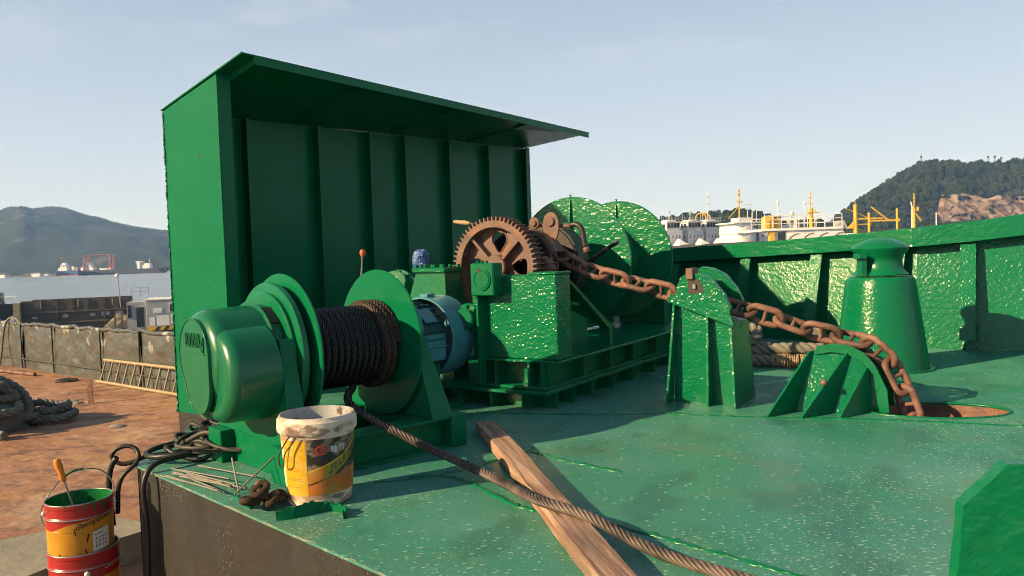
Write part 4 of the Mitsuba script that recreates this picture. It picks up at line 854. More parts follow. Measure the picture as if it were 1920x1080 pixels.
put(k + '__sticker', W_(Polygon([(.045, -.225), (.125, -.215), (.125, -.120), (.045, -.135)]), .0010), 'm_print', False, 'pale label sticker')
R = rng(29); sp = [LineString([(.052, -.148), (.088, -.143)]).buffer(.0018)]
for row in range(3):
    for c_ in range(4):
        x, y = .056 + c_ * .015, -.168 - row * .017 + c_ * .002
        sp += [LineString([(x, y), (x + .009, y + .001)]).buffer(.0011), LineString([(x + .002 + R.uniform(0, .004), y + .005), (x + .004, y - .005)]).buffer(.0011)] + ([LineString([(x, y + .005), (x + .008, y + .005)]).buffer(.0010)] if R.random() > .4 else [])
put(k + '__small_print', W_(unary_union(sp), .0016), 'm_ink')
put(k + '__green_drip', W_(unary_union([LineString([(q, .001), (q + .001, -l_)]).buffer(.0035) for q, l_ in ((.02, .02), (.045, .012), (.06, .034), (.085, .018), (.10, .045), (-.06, .010))]), .0045), 'm_paintwet')
put(k + '__paint_drip', W_(unary_union([LineString([(-.025, -.105), (-.022, -.135)]).buffer(.0022), LineString([(.03, -.14), (.022, -.17)]).buffer(.0028), LineString([(.012, -.205), (.02, -.222)]).buffer(.0026), LineString([(-.095, -.215), (-.098, -.235)]).buffer(.002)]), .0008), 'm_ink')
ears = [(XT + .142 * math.sin(thT + q), YT - .142 * math.cos(thT + q)) for q in (-1.5, 1.65)]
hp2 = smoothpath([(*ears[0], -.19), (ears[0][0] - .012, ears[0][1], -.13), (ears[0][0] + .03, ears[0][1], -.045), (XT - .03, YT, .03), (XT + .05, YT, .045), (ears[1][0] - .03, ears[1][1], .0), (ears[1][0] + .004, ears[1][1], -.06), (*ears[1], -.115)], .012)
put(k + '__handle', tube(hp2, .0028, 6), 'm_tinsteel', True)
put(k + '__handle_sleeve', tube(hp2[int(len(hp2) * .42):int(len(hp2) * .60)], .006, 8), 'm_paintwet', True)
for e in ears: put(k + '__ear', trimesh.creation.icosphere(2, .011).apply_translation((*e, -.135)), 'm_print', True)
k2, W2 = tin(XT + .008, YT + .004, -.80, -.315, .146, 'lower red and yellow paint tin holding the open tin above', False, thT)
put(k2 + '__swoosh', W2(Polygon([(-.20, -.14), (-.2, -.105), (-.10, -.095), (.0, -.12), (.06, -.14)]), .0008), 'm_tinyellow')
put(k2 + '__ear', trimesh.creation.icosphere(2, .013).apply_translation((XT + .155 * math.sin(thT + .10), YT - .155 * math.cos(thT + .10), -.40)), 'm_print', True)
put(k2 + '__handle', tube(smoothpath([(XT + .160 * math.sin(thT + .10), YT - .160 * math.cos(thT + .10), -.40), (XT + .165 * math.sin(thT - .1), YT - .165 * math.cos(thT - .1), -.44), (XT + .165 * math.sin(thT - .4), YT - .165 * math.cos(thT - .4), -.50)], .01), .0028, 6), 'm_tinsteel', True)
lt2 = meshkit.text_mesh('JICA', .020, .0004); lt2.vertices[:, 0] += .082; lt2.vertices[:, 1] += -.095 + lt2.vertices[:, 0] * .12
put(k2 + '__lettering', W2(lt2, .0008), 'm_print')
br = thing('scraper_tool', 'scraper with an orange handle standing in the open paint tin', 'scraper')
p0, p1 = np.array([-2.035, 3.52, -.18]), np.array([-2.075, 3.50, -.005]); dd_ = (p1 - p0) / np.linalg.norm(p1 - p0)
put(br + '__shank', tube([p0, p1], .0045, 8), 'm_tinsteel', True)
put(br + '__handle', tube([p1, p1 + dd_ * .02, p1 + dd_ * .05, p1 + dd_ * .075, p1 + dd_ * .105, p1 + dd_ * .112], [.008, .015, .013, .017, .016, .008], 12), 'm_orange', True)

# ================================================================== LEFT DECK: slab, rope, wall, ladder, bits
sl = thing('steel_slab', 'pale grey slab lying on the rusty deck behind the paint tins', 'slab')
sm_ = ext(Polygon([(-3.6, 4.30), (-3.09, 4.54), (-2.90, 4.67), (-2.74, 4.97), (-2.41, 4.81), (-2.20, 4.72), (-2.42, 4.43), (-2.55, 4.06), (-2.61, 3.92), (-3.2, 3.6)]), .17); sm_.apply_translation((0, 0, -.798))
put(sl + '__plate', rough(sm_, .07, .010, 5, 6), 'm_slab', 30)
mp = thing('mooring_rope', 'big untidy heap of thick grey mooring rope on the rusty deck', 'rope')
R = rng(41); P = []; c = np.array([-5.95, 8.55])
def loop(cx, cy, rx, ry, a0, a1, z0, z1, n=10, tilt=0.0):
    o = []
    for i, q in enumerate(np.linspace(a0, a1, n)):
        x, y = rx * math.cos(q), ry * math.sin(q); o.append((cx + x + R.normal(0, .02), cy + y + R.normal(0, .02), max(-.75, z0 + (z1 - z0) * i / n + tilt * y + R.normal(0, .015))))
    return o
RO = .050
rope1 = loop(-6.2, 8.7, .75, .5, 0, 6.2, -.74, -.66) + loop(-6.1, 8.6, .62, .42, 6.3, 12.3, -.66, -.52) + loop(-6.1, 8.6, .50, .34, 0, 6.2, -.50, -.38) + loop(-6.05, 8.6, .38, .27, 0, 6.0, -.36, -.26)
put(mp + '__coil', twisted(smoothpath(rope1, .03), RO, 3, .22, 7), 'm_ropegrey', True)
rope2 = loop(-5.55, 9.0, .36, .22, -2.5, 3.4, -.74, -.70, 12) + loop(-5.6, 9.02, .34, .20, 3.7, 9.4, -.62, -.64, 12)
put(mp + '__bight', twisted(smoothpath(rope2, .03), RO, 3, .22, 7), 'm_ropegrey', True)
rope3 = [(-6.6, 8.0, -.74), (-6.2, 7.8, -.72), (-5.85, 7.85, -.66), (-5.6, 8.0, -.70), (-5.35, 8.02, -.745)]
put(mp + '__end', twisted(smoothpath(rope3, .03), RO, 3, .22, 7), 'm_ropegrey', True)
for P in ([(-5.98, 8.2, -.72), (-6.0, 8.12, -.45), (-6.02, 8.3, -.22), (-5.9, 8.6, -.2), (-5.6, 8.75, -.42), (-5.5, 8.6, -.70)], [(-6.3, 8.0, -.70), (-6.35, 8.02, -.42), (-6.28, 8.2, -.19), (-6.2, 8.5, -.20), (-6.3, 8.9, -.3)], [(-6.5, 7.9, -.62), (-6.2, 7.86, -.56), (-5.95, 7.9, -.46), (-5.78, 8.0, -.40), (-5.76, 8.15, -.52), (-5.9, 8.2, -.6)], [(-5.72, 8.3, -.7), (-5.68, 8.2, -.5), (-5.75, 8.3, -.3), (-5.95, 8.55, -.22), (-6.2, 8.6, -.24)]):
    put(mp + '__turn', twisted(smoothpath(P, .03), RO, 3, .22, 7), 'm_ropegrey', True)
core = trimesh.creation.icosphere(3, 1.0); core.vertices *= (.62, .42, .48); core.apply_translation((-6.12, 8.6, -.74)); put(mp + '__lower_turns', rough(core, .12, .06, 7, 3), 'm_ropegrey', True)

rp = thing('mooring_rope', 'faded tan mooring rope flaked on the green deck behind the chain stopper', 'rope')
R = rng(43); q0, q1 = np.array([1.80, 6.28]), np.array([2.40, 6.02]); dx = (q1 - q0) / np.linalg.norm(q1 - q0); nx = np.array([-dx[1], dx[0]])
L2 = lambda s, o, z: np.r_[q0 + dx * s + nx * o, z]
RO = .050
lay = [L2(-.25, .0, .05), L2(.1, .0, .05), L2(.42, .01, .05), L2(.56, .02, .05)]
put(rp + '__whipped_end', twisted(smoothpath(lay, .02), RO, 3, .2, 7), 'm_ropetan', True)
for i, s in enumerate(np.linspace(.30, .54, 26)):
    c = L2(s, .01, .05); u = np.array([0, 0, 1.0]); nn = np.r_[nx, 0] + np.r_[dx, 0] * R.normal(0, .25)
    put(rp + '__whipping', tube([c + .053 * (math.cos(q) * u + math.sin(q) * nn) for q in np.linspace(0, 2 * PI, 13)], .0048, 5, False), 'm_whipping', True)
lay2 = [L2(-.3, .10, .05), L2(0, .08, .09), L2(.3, .07, .135), L2(.6, .09, .14), L2(.75, .2, .12), L2(.72, .36, .14), L2(.62, .40, .22), L2(.58, .32, .27), L2(.66, .25, .24)]
put(rp + '__bight', twisted(smoothpath(lay2, .02), RO, 3, .2, 7), 'm_ropetan', True)
lay3 = [L2(-.3, .12, .14), L2(-.05, .12, .16), L2(.12, .14, .20), L2(.16, .2, .26), L2(.05, .24, .30), L2(-.12, .24, .28), L2(-.15, .2, .20), L2(0.02, .16, .17), L2(.2, .2, .14), L2(.5, .25, .07)]
put(rp + '__coil', twisted(smoothpath(lay3, .02), RO, 3, .2, 7), 'm_ropetan', True)

# left bulwark
wl = thing('barge_bulwark', 'dented grey steel bulwark along the far side of the rusty deck', 'bulwark')
wa, wb = np.array([-9.88, 14.8]), np.array([-4.81, 10.82]); wd = (wb - wa) / np.linalg.norm(wb - wa); wn = np.array([-wd[1], wd[0]])
Lw = np.linalg.norm(wb - wa); s0, s1 = -3.2, Lw + 3.6
def wallgrid(sa, sb, z0, z1, amp, seed, off=0):
    ns, nz = int((sb - sa) / .06), 16
    s, z = np.meshgrid(np.linspace(sa, sb, ns), np.linspace(z0, z1, nz), indexing='ij')
    d = (meshkit.fbm(np.stack([s * 1.7, z * 2.2, s * 0 + seed], -1), 4, seed) - .5) * amp * 2 + off
    zz = z + (z == z1) * (meshkit.fbm(np.stack([s * 2.5, s * 0, s * 0], -1), 4, seed + 3) - .5) * .06
    f = np.stack([wa[0] + wd[0] * s + wn[0] * d, wa[1] + wd[1] * s + wn[1] * d, zz], -1); b = f.copy(); b[..., 0] += wn[0] * .03; b[..., 1] += wn[1] * .03
    i, j = np.meshgrid(np.arange(ns - 1), np.arange(nz - 1), indexing='ij'); a = i * nz + j; q = np.stack([a, a + nz, a + nz + 1, a + 1], -1).reshape(-1, 4)
    F = np.vstack([q[:, [0, 1, 2]], q[:, [0, 2, 3]]]); N = ns * nz; e = np.arange(ns - 1) * nz + nz - 1
    top = np.vstack([np.stack([e, e + nz, e + nz + N], 1), np.stack([e, e + nz + N, e + N], 1)])
    return trimesh.Trimesh(np.vstack([f.reshape(-1, 3), b.reshape(-1, 3)]), np.vstack([F, F[:, ::-1] + N, top]), process=False)
joints = [s0, 1.2, 2.55, 4.35, 5.6, 7.4, s1]
for i in range(len(joints) - 1): put(wl + '__plate', wallgrid(joints[i] + .008, joints[i + 1] - .008, -.80, .0, .035, 60 + i), 'm_greywall', True)
R = rng(9); P = [np.r_[wa + wd * s - wn * .0, .02 + R.normal(0, .012)] for s in np.arange(s0, s1, .14)]
put(wl + '__top_rail', tube(smoothpath(P, .05), .032, 8), 'm_greywall', True)
put(wl + '__kick_strip', [hull([np.r_[wa + wd * s - wn * o, z] for s in (s0, s1) for o in (.05, .062) for z in (-.62, -.60)])], 'm_greywall')
for s in joints[1:-1]: put(wl + '__joint', tube([np.r_[wa + wd * s - wn * (.03 + .01 * R.random()), z] for z in np.linspace(-.79, .02, 8)], .012, 6), 'm_darksteel', True)
# ladder on its side against the wall
ld = thing('wooden_ladder', 'pale yellow ladder lying on its side against the grey bulwark', 'ladder')
la, lb = np.array([-6.36, 11.95]), np.array([-4.55, 10.50]); l3 = lambda f, z, o=0: np.r_[la + (lb - la) * f - wn * o, z]
put(ld + '__rail', tube([l3(-.03, -.765, .10), l3(1.2, -.765, .10)], .022, 6), 'm_ladder')
put(ld + '__rail', tube([l3(0, -.445, .0), l3(1.2, -.430, .0)], .022, 6), 'm_ladder')
for i in range(11): put(ld + '__rung', tube([l3(.03 + .105 * i, -.765, .10), l3(.03 + .105 * i, -.44, .0)], .013, 6), 'm_ladder')
# small things on the rusty deck
pk = thing('deck_stub', 'small rusty upright plate stub standing on the brown deck', 'stub')
put(pk + '__plate', rough(bx(-5.62, -5.555, 10.10, 10.115, -.80, -.48), .05, .006, 10), 'm_rust')
pl_ = thing('scrap_pipe', 'thin pale pipe lying along the foot of the grey bulwark', 'pipe')
put(pl_ + '__tube', tube([np.r_[wa + wd * -.2 - wn * .6, -.765], np.r_[wa + wd * 2.6 - wn * .35, -.765]], .03, 8), 'm_rust', True)
R = rng(51)
for i, (x, y, s, m, lb) in enumerate([(-5.9, 10.2, .07, 'm_slab', 'pale lump of debris in front of the bulwark'), (-5.78, 10.15, .05, 'm_slab', 'smaller pale crumb of debris near the pale lump'), (-4.45, 8.55, .06, 'm_slab', 'flat pale scrap on open rusty deck right of the rope heap'), (-7.1, 12.2, .12, 'm_darksteel', 'black lump lying at the foot of the grey bulwark')]):
    d = thing('debris_lump', lb, 'debris'); m_ = trimesh.creation.icosphere(2, s); m_.vertices *= (1.5, 1, .45); m_ = rough(m_, s * .6, s * .25, 9, i); m_.apply_translation((x, y, -.79)); put(d + '__piece', m_, m, False)
hk = thing('hose', 'thin light hose arching over the grey bulwark at the left edge', 'hose')
put(hk + '__line', tube(smoothpath([(-9.5, 14.2, -.76), (-9.55, 14.4, -.4), (-9.4, 14.35, .06), (-9.1, 14.15, .10), (-8.9, 14.05, -.1)], .04), .02, 6), 'm_ropetan', True)

# ================================================================== MIDDLE DISTANCE, LEFT: gravel barge, cabin, bow
gbg = thing('hopper_barge', 'moored barge with a long grey steel hopper box beyond the bulwark', 'barge')
B = Fr(-28.3, 50.0, -20)
def pput(owner, fr, name, mesh, m, smooth=False, label=None):
    if isinstance(mesh, list): mesh = cat_(mesh)
    return put(owner + '__' + name, fr(mesh), m, smooth, label)
pput(gbg, B, 'hull', [bx(-9, 14, -2.5, 6, -4.6, -3.0, .1)], 'm_darkblue')
hpb = pput(gbg, B, 'hopper_side', [bx(-3.0, 3.05, -.06, .0, -2.99, -.92), bx(-3.0, 3.05, 3.0, 3.06, -2.99, -.95)], 'm_hopper')
pput(gbg, B, 'hopper_end', [bx(-3.35, -3.005, -.5, 3.0, -2.99, -1.0)], 'm_hopperlight', label='pale rusty end of the hopper')
pput(gbg, B, 'hopper_end', [bx(3.06, 3.5, -.4, 3.0, -2.99, -1.35)], 'm_hopper')
for z in (-1.72, -2.42): pput(gbg, B, 'rail_beam', bx(-3.02, 3.4, -.20, -.061, z, z + .09), 'm_fargrey')
for x in (-2.8, -1.9, -1.0, -.1, .8, 1.7, 2.55): pput(gbg, B, 'side_rib', bx(x - .035, x + .035, -.12, -.061, -1.62, -.91), 'm_hopper')
for x in (-1.0, 1.7): pput(gbg, B, 'side_rib', bx(x - .05, x + .05, -.19, -.061, -2.98, -1.73), 'm_hopper')
for x in (-1.9, .2, 2.2): pput(gbg, B, 'side_post', bx(x - .035, x + .035, -.19, -.13, -1.4, -.93), 'm_hopperlight')
for x, w_, h_ in ((-2.3, .28, .13), (-.55, .32, .2), (1.0, .3, .2), (1.75, .5, .27), (2.55, .45, .25)): pput(gbg, B, 'sign_plate', bx(x - w_ / 2, x + w_ / 2, -.10, -.062, -2.06, -2.06 + h_), 'm_cabin')
gr_ = hull([(1.5, -.5, -2.95), (3.4, -.5, -2.95), (2.4, -.35, -2.2), (3.1, -.35, -2.3), (1.5, -.2, -2.95), (3.4, -.2, -2.95), (2.5, -.2, -1.95), (3.0, -.2, -2.05)])
pput(gbg, B, 'stone_heap', rough(gr_, .15, .08, 3, 3), 'm_slab', False, 'pale heap of broken stone')
pput(gbg, B, 'stone_heap', rough(hull([(-.9, -.5, -2.95), (.2, -.5, -2.95), (-.35, -.4, -2.5), (-.9, -.2, -2.95), (.2, -.2, -2.95), (-.3, -.25, -2.45)]), .15, .05, 3, 4), 'm_slab', False)
for x in (2.35, 2.75): pput(gbg, B, 'strap', bx(x - .05, x + .05, -.56, -.50, -2.9, -1.95), 'm_fargrey')
rlg = pput(gbg, B, 'railing', [bx(x, x + .03, -.03, .0, -.92, -.35) for x in (3.3, 3.85, 4.35)] + [bx(3.3, 4.38, -.035, -.005, z, z + .03) for z in (-.36, -.62)], 'm_cabin')
cb = thing('site_cabin', 'pale grey cabin with twin window beside the hopper', 'cabin')
C_ = Fr(-21.9, 49.5, -18)
pput(cb, C_, 'wall', [bx(-1.45, 3.6, 0, 2.6, -3.05, -1.12, .02)], 'm_cabin')
pput(cb, C_, 'roof', bx(-1.5, 3.65, -.05, 2.65, -1.12, -1.05), 'm_white')
pput(cb, C_, 'side_porch', [bx(-2.6, -1.46, .35, 2.5, -3.05, -1.22)], 'm_cabin')
pput(cb, C_, 'doorway', bx(-2.05, -1.62, .30, .349, -2.8, -1.55), 'm_window')
pput(cb, C_, 'doorway', bx(-2.55, -2.35, .30, .349, -2.2, -1.4), 'm_window')
wn_ = pput(cb, C_, 'window_frame', bx(-.10, .74, -.03, -.001, -1.92, -1.34), 'm_white')
for x in (-.05, .36): put(wn_ + '__pane', C_(bx(x, x + .32, -.045, -.031, -1.88, -1.38)), 'm_window')
for x, z, a_, c_ in ((-1.0, -1.95, .5, .32), (-.85, -2.75, .75, .62), (-.03, -2.72, .65, .6), (-1.25, -2.75, .3, .55)): pput(cb, C_, 'notice_board', [bx(x, x + a_, -.03, -.001, z, z + c_, .004)], 'm_white')
tx = facing('28', .30, .01, True); tx.apply_translation((.92, -.012, -1.80)); pput(cb, C_, 'lettering', tx, 'm_fargrey', False, 'dark number on the cabin wall')
pput(cb, C_, 'base_stripe', bx(-1.45, 3.6, -.06, -.001, -3.06, -2.80), 'm_yellow')
for i in range(7): pput(cb, C_, 'hazard_stripe', hull([(x + .0 + i * .5 - 1.0, y, z) for (x, z) in ((0, -3.05), (.22, -3.05), (.40, -2.81), (.18, -2.81)) for y in (-.075, -.061)]), 'm_darksteel')
pput(cb, C_, 'roof_lamp', trimesh.creation.icosphere(2, .11).apply_translation((.65, .5, -.98)), 'm_white', True)
lp = thing('lamp_post', 'thin leaning lamp post with white globe above the hopper', 'lamp post')
put(lp + '__pole', tube([(-24.84, 49, -1.5), (-24.86, 49, -.8), (-24.93, 49, .42)], .03, 6), 'm_cabin', True)
put(lp + '__globe', trimesh.creation.icosphere(2, .14).apply_translation((-24.96, 49, .52)), 'm_white', True)
bb = thing('work_boat', 'dark blue boat bow with pale cabin at the left edge', 'boat')
pput(bb, ID, 'hull', [hull([(-52, 67, -2.0), (-44.5, 70, -1.9), (-52, 73, -2.0), (-46.5, 70, -4.6), (-52, 68, -4.6), (-52, 72, -4.6)])], 'm_darkblue')
pput(bb, ID, 'bow_rail', [tube([(-47.5, 69, -1.3), (-46.0, 70, -1.25), (-44.9, 70, -1.3)], .03, 5), tube([(-46.0, 70, -1.25), (-45.9, 70, -1.95)], .03, 5), tube([(-44.95, 70, -1.3), (-45.0, 70, -1.95)], .03, 5)], 'm_white')
pput(bb, ID, 'cabin', [bx(-50.5, -46.9, 68.6, 71.4, -1.98, -.9, .05)], 'm_hopperlight')
pput(bb, ID, 'brace', tube([(-46.4, 69.4, -.95), (-45.7, 69.6, -1.95)], .07, 6), 'm_darksteel')

# ================================================================== FAR SHIPS, LEFT
def hullbox(x0, x1, y0, y1, z0, z1, rake): return hull([(x0 - rake, (y0 + y1) / 2, z1), (x0, y0, z1), (x1, y0, z1), (x1, y1, z1), (x0, y1, z1), (x0, (y0 + y1) / 2, z0), (x1, y0, z0), (x1, y1, z0)])
c1 = thing('coaster_ship', 'small blue coaster ship with red waterline under the far hill', 'ship')
F1 = Fr(-396, 690, 0)
pput(c1, F1, 'hull', hullbox(-9, 12, -4, 4, -3.2, .6, 1.5), 'm_blue'); pput(c1, F1, 'boot_stripe', hullbox(-8.8, 12.1, -4.1, 4.1, -4.5, -3.1, 1), 'm_farred')
pput(c1, F1, 'deckhouse', [bx(-6, 2, -3, 3, .6, 3.2), bx(-4, 1, -3, 3, 3.2, 6.0), bx(-3, 0, -2, 2, 6, 7.6)], 'm_white')
pput(c1, F1, 'funnel', bx(5, 6.6, -1, 1, .6, 4.6), 'm_white'); pput(c1, F1, 'deckhouse', bx(8, 11, -2, 2, .6, 3.6), 'm_hopperlight')
pput(c1, F1, 'mast', [bx(-1.6, -1.3, -.2, .2, 7.6, 11), bx(-4.5, -4.1, -.2, .2, 6, 13.5)], 'm_farred')
for z in (3.9, 4.9): pput(c1, F1, 'window_band', bx(-3.6, .6, -3.05, -3.001, z, z + .5), 'm_window')
c2 = thing('dredger_barge', 'long black barge with pink gantry frames under the far hill', 'barge')
F2 = Fr(-355, 692, 0)
pput(c2, F2, 'hull', hullbox(-32, 22, -5, 5, -4.5, .3, 3), 'm_darkblue')
pput(c2, F2, 'deckhouse', [bx(-28, -17, -3, 3, .3, 3.0), bx(-26, -19, -3, 3, 3, 5), bx(-23, -20, -2, 2, 5, 7), bx(-12, -6, -2, 2, .3, 1.8), bx(-5, -1, -2, 2, .3, 2.2)], 'm_white')
for x in (-25.5, -3.5): pput(c2, F2, 'gantry_leg', [hull([(x, y, .3), (x + .9, y, .3), (x + 1.2, y, 14), (x + 1.6, y, 14), (x, y + .8, .3), (x + .9, y + .8, .3), (x + 1.2, y + .8, 14), (x + 1.6, y + .8, 14)]) for y in (-4, 3)] + [hull([(x + 2.4, y, .3), (x + 3.3, y, .3), (x + 1.8, y, 14), (x + 2.2, y, 14), (x + 2.4, y + .8, .3), (x + 3.3, y + .8, .3), (x + 1.8, y + .8, 14), (x + 2.2, y + .8, 14)]) for y in (-4, 3)], 'm_farred')
pput(c2, F2, 'gantry_beam', [bx(-24.3, -1.7, -.3, .3, 13.6, 14.1)], 'm_farred')
c3 = thing('dark_barge', 'dark barge with white wheelhouse at the right of the far ships', 'barge')
F3 = Fr(-322, 690, 0)
pput(c3, F3, 'hull', hull([(-14, -4, -4.5), (12, -4, -4.5), (-14, 4, -4.5), (12, 4, -4.5), (-14, -4, .4), (18, 0, .2), (-14, 4, .4), (9, -4, .3), (9, 4, .3)]), 'm_darkblue')
pput(c3, F3, 'wheelhouse', [bx(-10, -7.5, -3, 3, .4, 6), bx(-11, -5.5, -3.2, 3.2, 6, 7), bx(-5, 1.5, -3, 3, .4, 3.4), bx(-4, 1, -2.5, 2.5, 3.4, 5)], 'm_white')
pput(c3, F3, 'mast', bx(-.2, .2, -.2, .2, 5, 9), 'm_white')
R = rng(71)
for i in range(7):
    x = -474 + i * 9.5 + R.uniform(-2, 2); lb = 'tiny pale quay building or boat along the far shore left of the blue ship'
    k = thing('quay_building', lb, 'building', 'tiny buildings and boats along the far shore'); fr = Fr(x, 700 + R.uniform(-10, 30), 0)
    a_ = R.uniform(2, 4.5); h_ = R.uniform(1.4, 4.5)
    pput(k, fr, 'wall', bx(-a_, a_, -3, 3, -4.4, -3.6 + h_), 'm_white' if i % 3 else 'm_fargrey'); pput(k, fr, 'roof', hull([(-a_ - .3, -3.3, -3.6 + h_), (a_ + .3, -3.3, -3.6 + h_), (-a_ - .3, 3.3, -3.6 + h_), (a_ + .3, 3.3, -3.6 + h_), (-a_, 0, -2.6 + h_), (a_, 0, -2.6 + h_)]), 'm_fargrey')
qy = bx(-520, -404, 708, 760, -4.5, -3.2); put('quay', qy, 'm_fargrey', kind='structure', label='low quay along the far shore')

# ================================================================== SHIPS, RIGHT
def wheel_ship(x, y, rz, label, sc=1.0, grp=None, mast='m_white', mh=2.6, panes=4):
    k = thing('white_ship', label, 'ship', grp); F = Fr(x, y, rz, .75)
    q = lambda nm, me, m, sm=False: pput(k, F, nm, me, m, sm)
    q('hull', hull([(-3.2, 0, -4.5), (3.2, 0, -4.5), (-3.2, 30, -4.5), (3.2, 30, -4.5), (-3.4, -2, 1.0), (3.4, -2, 1.0), (-3.4, 30, 1.0), (3.4, 30, 1.0), (0, -9, 1.6), (0, -7, -4.5)]), 'm_darkblue')
    q('deckhouse', [bx(-2.45, 2.45, 0, 9, 1.0, 5.2, .04)], 'm_white')
    wh = hull([(-1.95, .75, 5.2), (1.95, .75, 5.2), (-1.95, 5, 5.2), (1.95, 5, 5.2), (-2.1, .25, 7.4), (2.1, .25, 7.4), (-2.1, 5, 7.4), (2.1, 5, 7.4)]); q('wheelhouse', wh, 'm_white')
    q('roof', [bx(-2.4, 2.4, -.15, 5.4, 7.41, 7.65, .03), bx(-1.2, 1.2, 1, 4, 7.66, 8.05, .03)], 'm_white')
    for i in range(panes):
        w_ = 3.6 / panes; x0 = -1.8 + i * w_; yb = lambda z: .75 - .5 * (z - 5.2) / 2.2 - .012
        q('window', hull([(xx, yb(z) + o, z) for xx in (x0 + .06, x0 + w_ - .06) for z in (6.0, 7.2) for o in (0, -.02)]), 'm_window')
    for s_x in (-1, 1):
        for yy in (1.2, 2.6): q('window', bx(s_x * 2.02, s_x * 2.13, yy, yy + .9, 6.1, 7.0), 'm_window')
    for xx in (-1.6, -.5, .6, 1.6): q('porthole', bx(xx - .12, xx + .12, -.02, -.001, 3.2, 4.0), 'm_window')
    for yy in (1.5, 3.5, 5.5): q('porthole', bx(-2.48, -2.451, yy, yy + .3, 3.3, 3.9), 'm_window')
    q('mast', [tube([(0, 2.4, 8.0), (0, 2.4, 8.0 + mh)], .09, 6), bx(-.7, .7, 2.35, 2.45, 8 + mh * .55, 8.1 + mh * .55), bx(-.4, .4, 2.2, 2.6, 8 + mh * .8, 8.25 + mh * .8)], mast)
    q('railing', [bx(-2.35, 2.35, -.1, -.06, z, z + .05) for z in (8.1, 8.5)] + [bx(xx, xx + .05, -.1, -.06, 7.65, 8.5) for xx in np.linspace(-2.35, 2.3, 6)], 'm_white')
    q('antenna', [tube([(xx, 3.4, 7.7), (xx, 3.4, 7.7 + hh)], .035, 5) for xx, hh in ((-1.7, 2.0), (1.4, 1.5), (-.9, 1.2))], 'm_white', True)
    q('foredeck_cover', [hull([(-1.6, -4.5, 1.4), (1.6, -4.5, 1.4), (-1.8, -1.2, 1.0), (1.8, -1.2, 1.0), (0, -2.4, 2.9), (0, -1.2, 3.0)])], 'm_white')
    return k, F
wheel_ship(42.4, 200, -22, 'first white ship right of the green drum disc, with slanted bridge windows')
wheel_ship(48.6, 203, -22, 'second white ship from the drum disc, in the middle of the row of three bridges')
wheel_ship(54.1, 206, -22, 'third white ship from the drum disc, next to the yellow masted ship', mh=7.6, mast='m_white')
ys = thing('masted_ship', 'white ship with rounded bridge front and tall yellow mast', 'ship')
F4 = Fr(57.2, 186, -14, 1.15)
q = lambda nm, me, m, sm=False, lb=None: pput(ys, F4, nm, me, m, sm, lb)
q('hull', hullbox(-3.6, 10, -3, 24, -4.5, 1.2, 0), 'm_darkblue')
q('bridge', [hull([(-2.7 * math.cos(a), 1.2 - 1.2 * math.sin(a), z) for a in np.linspace(0, PI, 12) for z in (1.2, 5.7)] + [(-2.7, 9, 1.2), (2.7, 9, 1.2), (-2.7, 9, 5.7), (2.7, 9, 5.7)]), bx(-3.0, 3.2, -.25, 9, 3.3, 3.42)], 'm_white')
q('top_deck', [bx(-3.8, 6.5, -.3, 9, 5.701, 6.0, .04), bx(-1.8, 1.9, 1.2, 5, 6.01, 7.1, .05)], 'm_white')
q('aft_house', [bx(3.35, 8.3, .8, 12, 1.2, 3.4), bx(3.35, 7.6, 1.2, 11, 3.401, 5.68)], 'm_white')
for x, z in ((1.6, 4.6), (4.2, 4.2), (5.2, 4.2), (6.2, 4.2), (7.0, 4.2), (4.2, 2.2), (5.6, 2.2), (7.2, 2.2)): q('window', bx(x, x + .45, .74 if x > 3 else .1, .798 if x > 3 else .6, z, z + .7), 'm_window')
q('mast', [tube([(-.6, 3, 6), (-.6, 3, 14.2)], .16, 8), tube([(-.6, 3, 10), (-3.6, 3, 7)], .1, 6), bx(-1.4, .3, 2.6, 3.4, 10.9, 11.1), bx(-1.0, -.2, 2.8, 3.2, 12.6, 12.9), bx(-.9, -.3, 2.9, 3.1, 13.4, 13.7)], 'm_yellow', False, 'yellow lattice mast')
q('radar', [bx(.6, 2.6, 2.9, 3.1, 9.4, 9.55), tube([(1.6, 3, 7), (1.6, 3, 9.4)], .08, 6), bx(1.2, 2.9, 2.9, 3.1, 10.2, 10.35), tube([(4.1, 3, 6), (4.1, 3, 9.3)], .08, 6), tube([(6.2, 3, 6), (6.2, 3, 8.2)], .06, 6), tube([(2.9, 3, 6), (2.9, 3, 8.6)], .1, 6)], 'm_white')
q('railing', [bx(-3.6, 6.4, -.28, -.24, z, z + .05) for z in (6.4, 6.8)] + [bx(x, x + .05, -.28, -.24, 6.0, 6.8) for x in np.linspace(-3.6, 6.3, 12)], 'm_white')
q('cargo_cover', [bx(8.4, 10.2, 0, 3, 1.2, 2.9, .3)], 'm_blue', True, 'blue tarpaulin heap')
yd = thing('yellow_davit', 'pair of curved yellow davits behind the row of white ships', 'davit')
put(yd + '__arm', [tube(smoothpath([(51.6, 215, 9.6), (52.8, 215, 10.9), (53.9, 215, 10.6), (54.2, 215, 9.0)], .3), .22, 6), tube(smoothpath([(53.4, 215, 10.0), (54.4, 215, 10.9), (55.3, 215, 10.3), (55.5, 215, 8.6)], .3), .22, 6), tube([(51.6, 215, 9.6), (51.6, 215, -3)], .2, 6), tube([(55.5, 215, 8.6), (55.5, 215, -3)], .2, 6)], 'm_yellow', True)
rs2 = thing('railed_ship', 'large white ship with open railed upper deck and yellow block', 'ship')
F5 = Fr(42.0, 110, 0)
q = lambda nm, me, m, sm=False, lb=None: pput(rs2, F5, nm, me, m, sm, lb)
q('hull', hullbox(-6.5, 6.4, 0, 24, -4.5, 1.8, 0), 'm_darkblue')
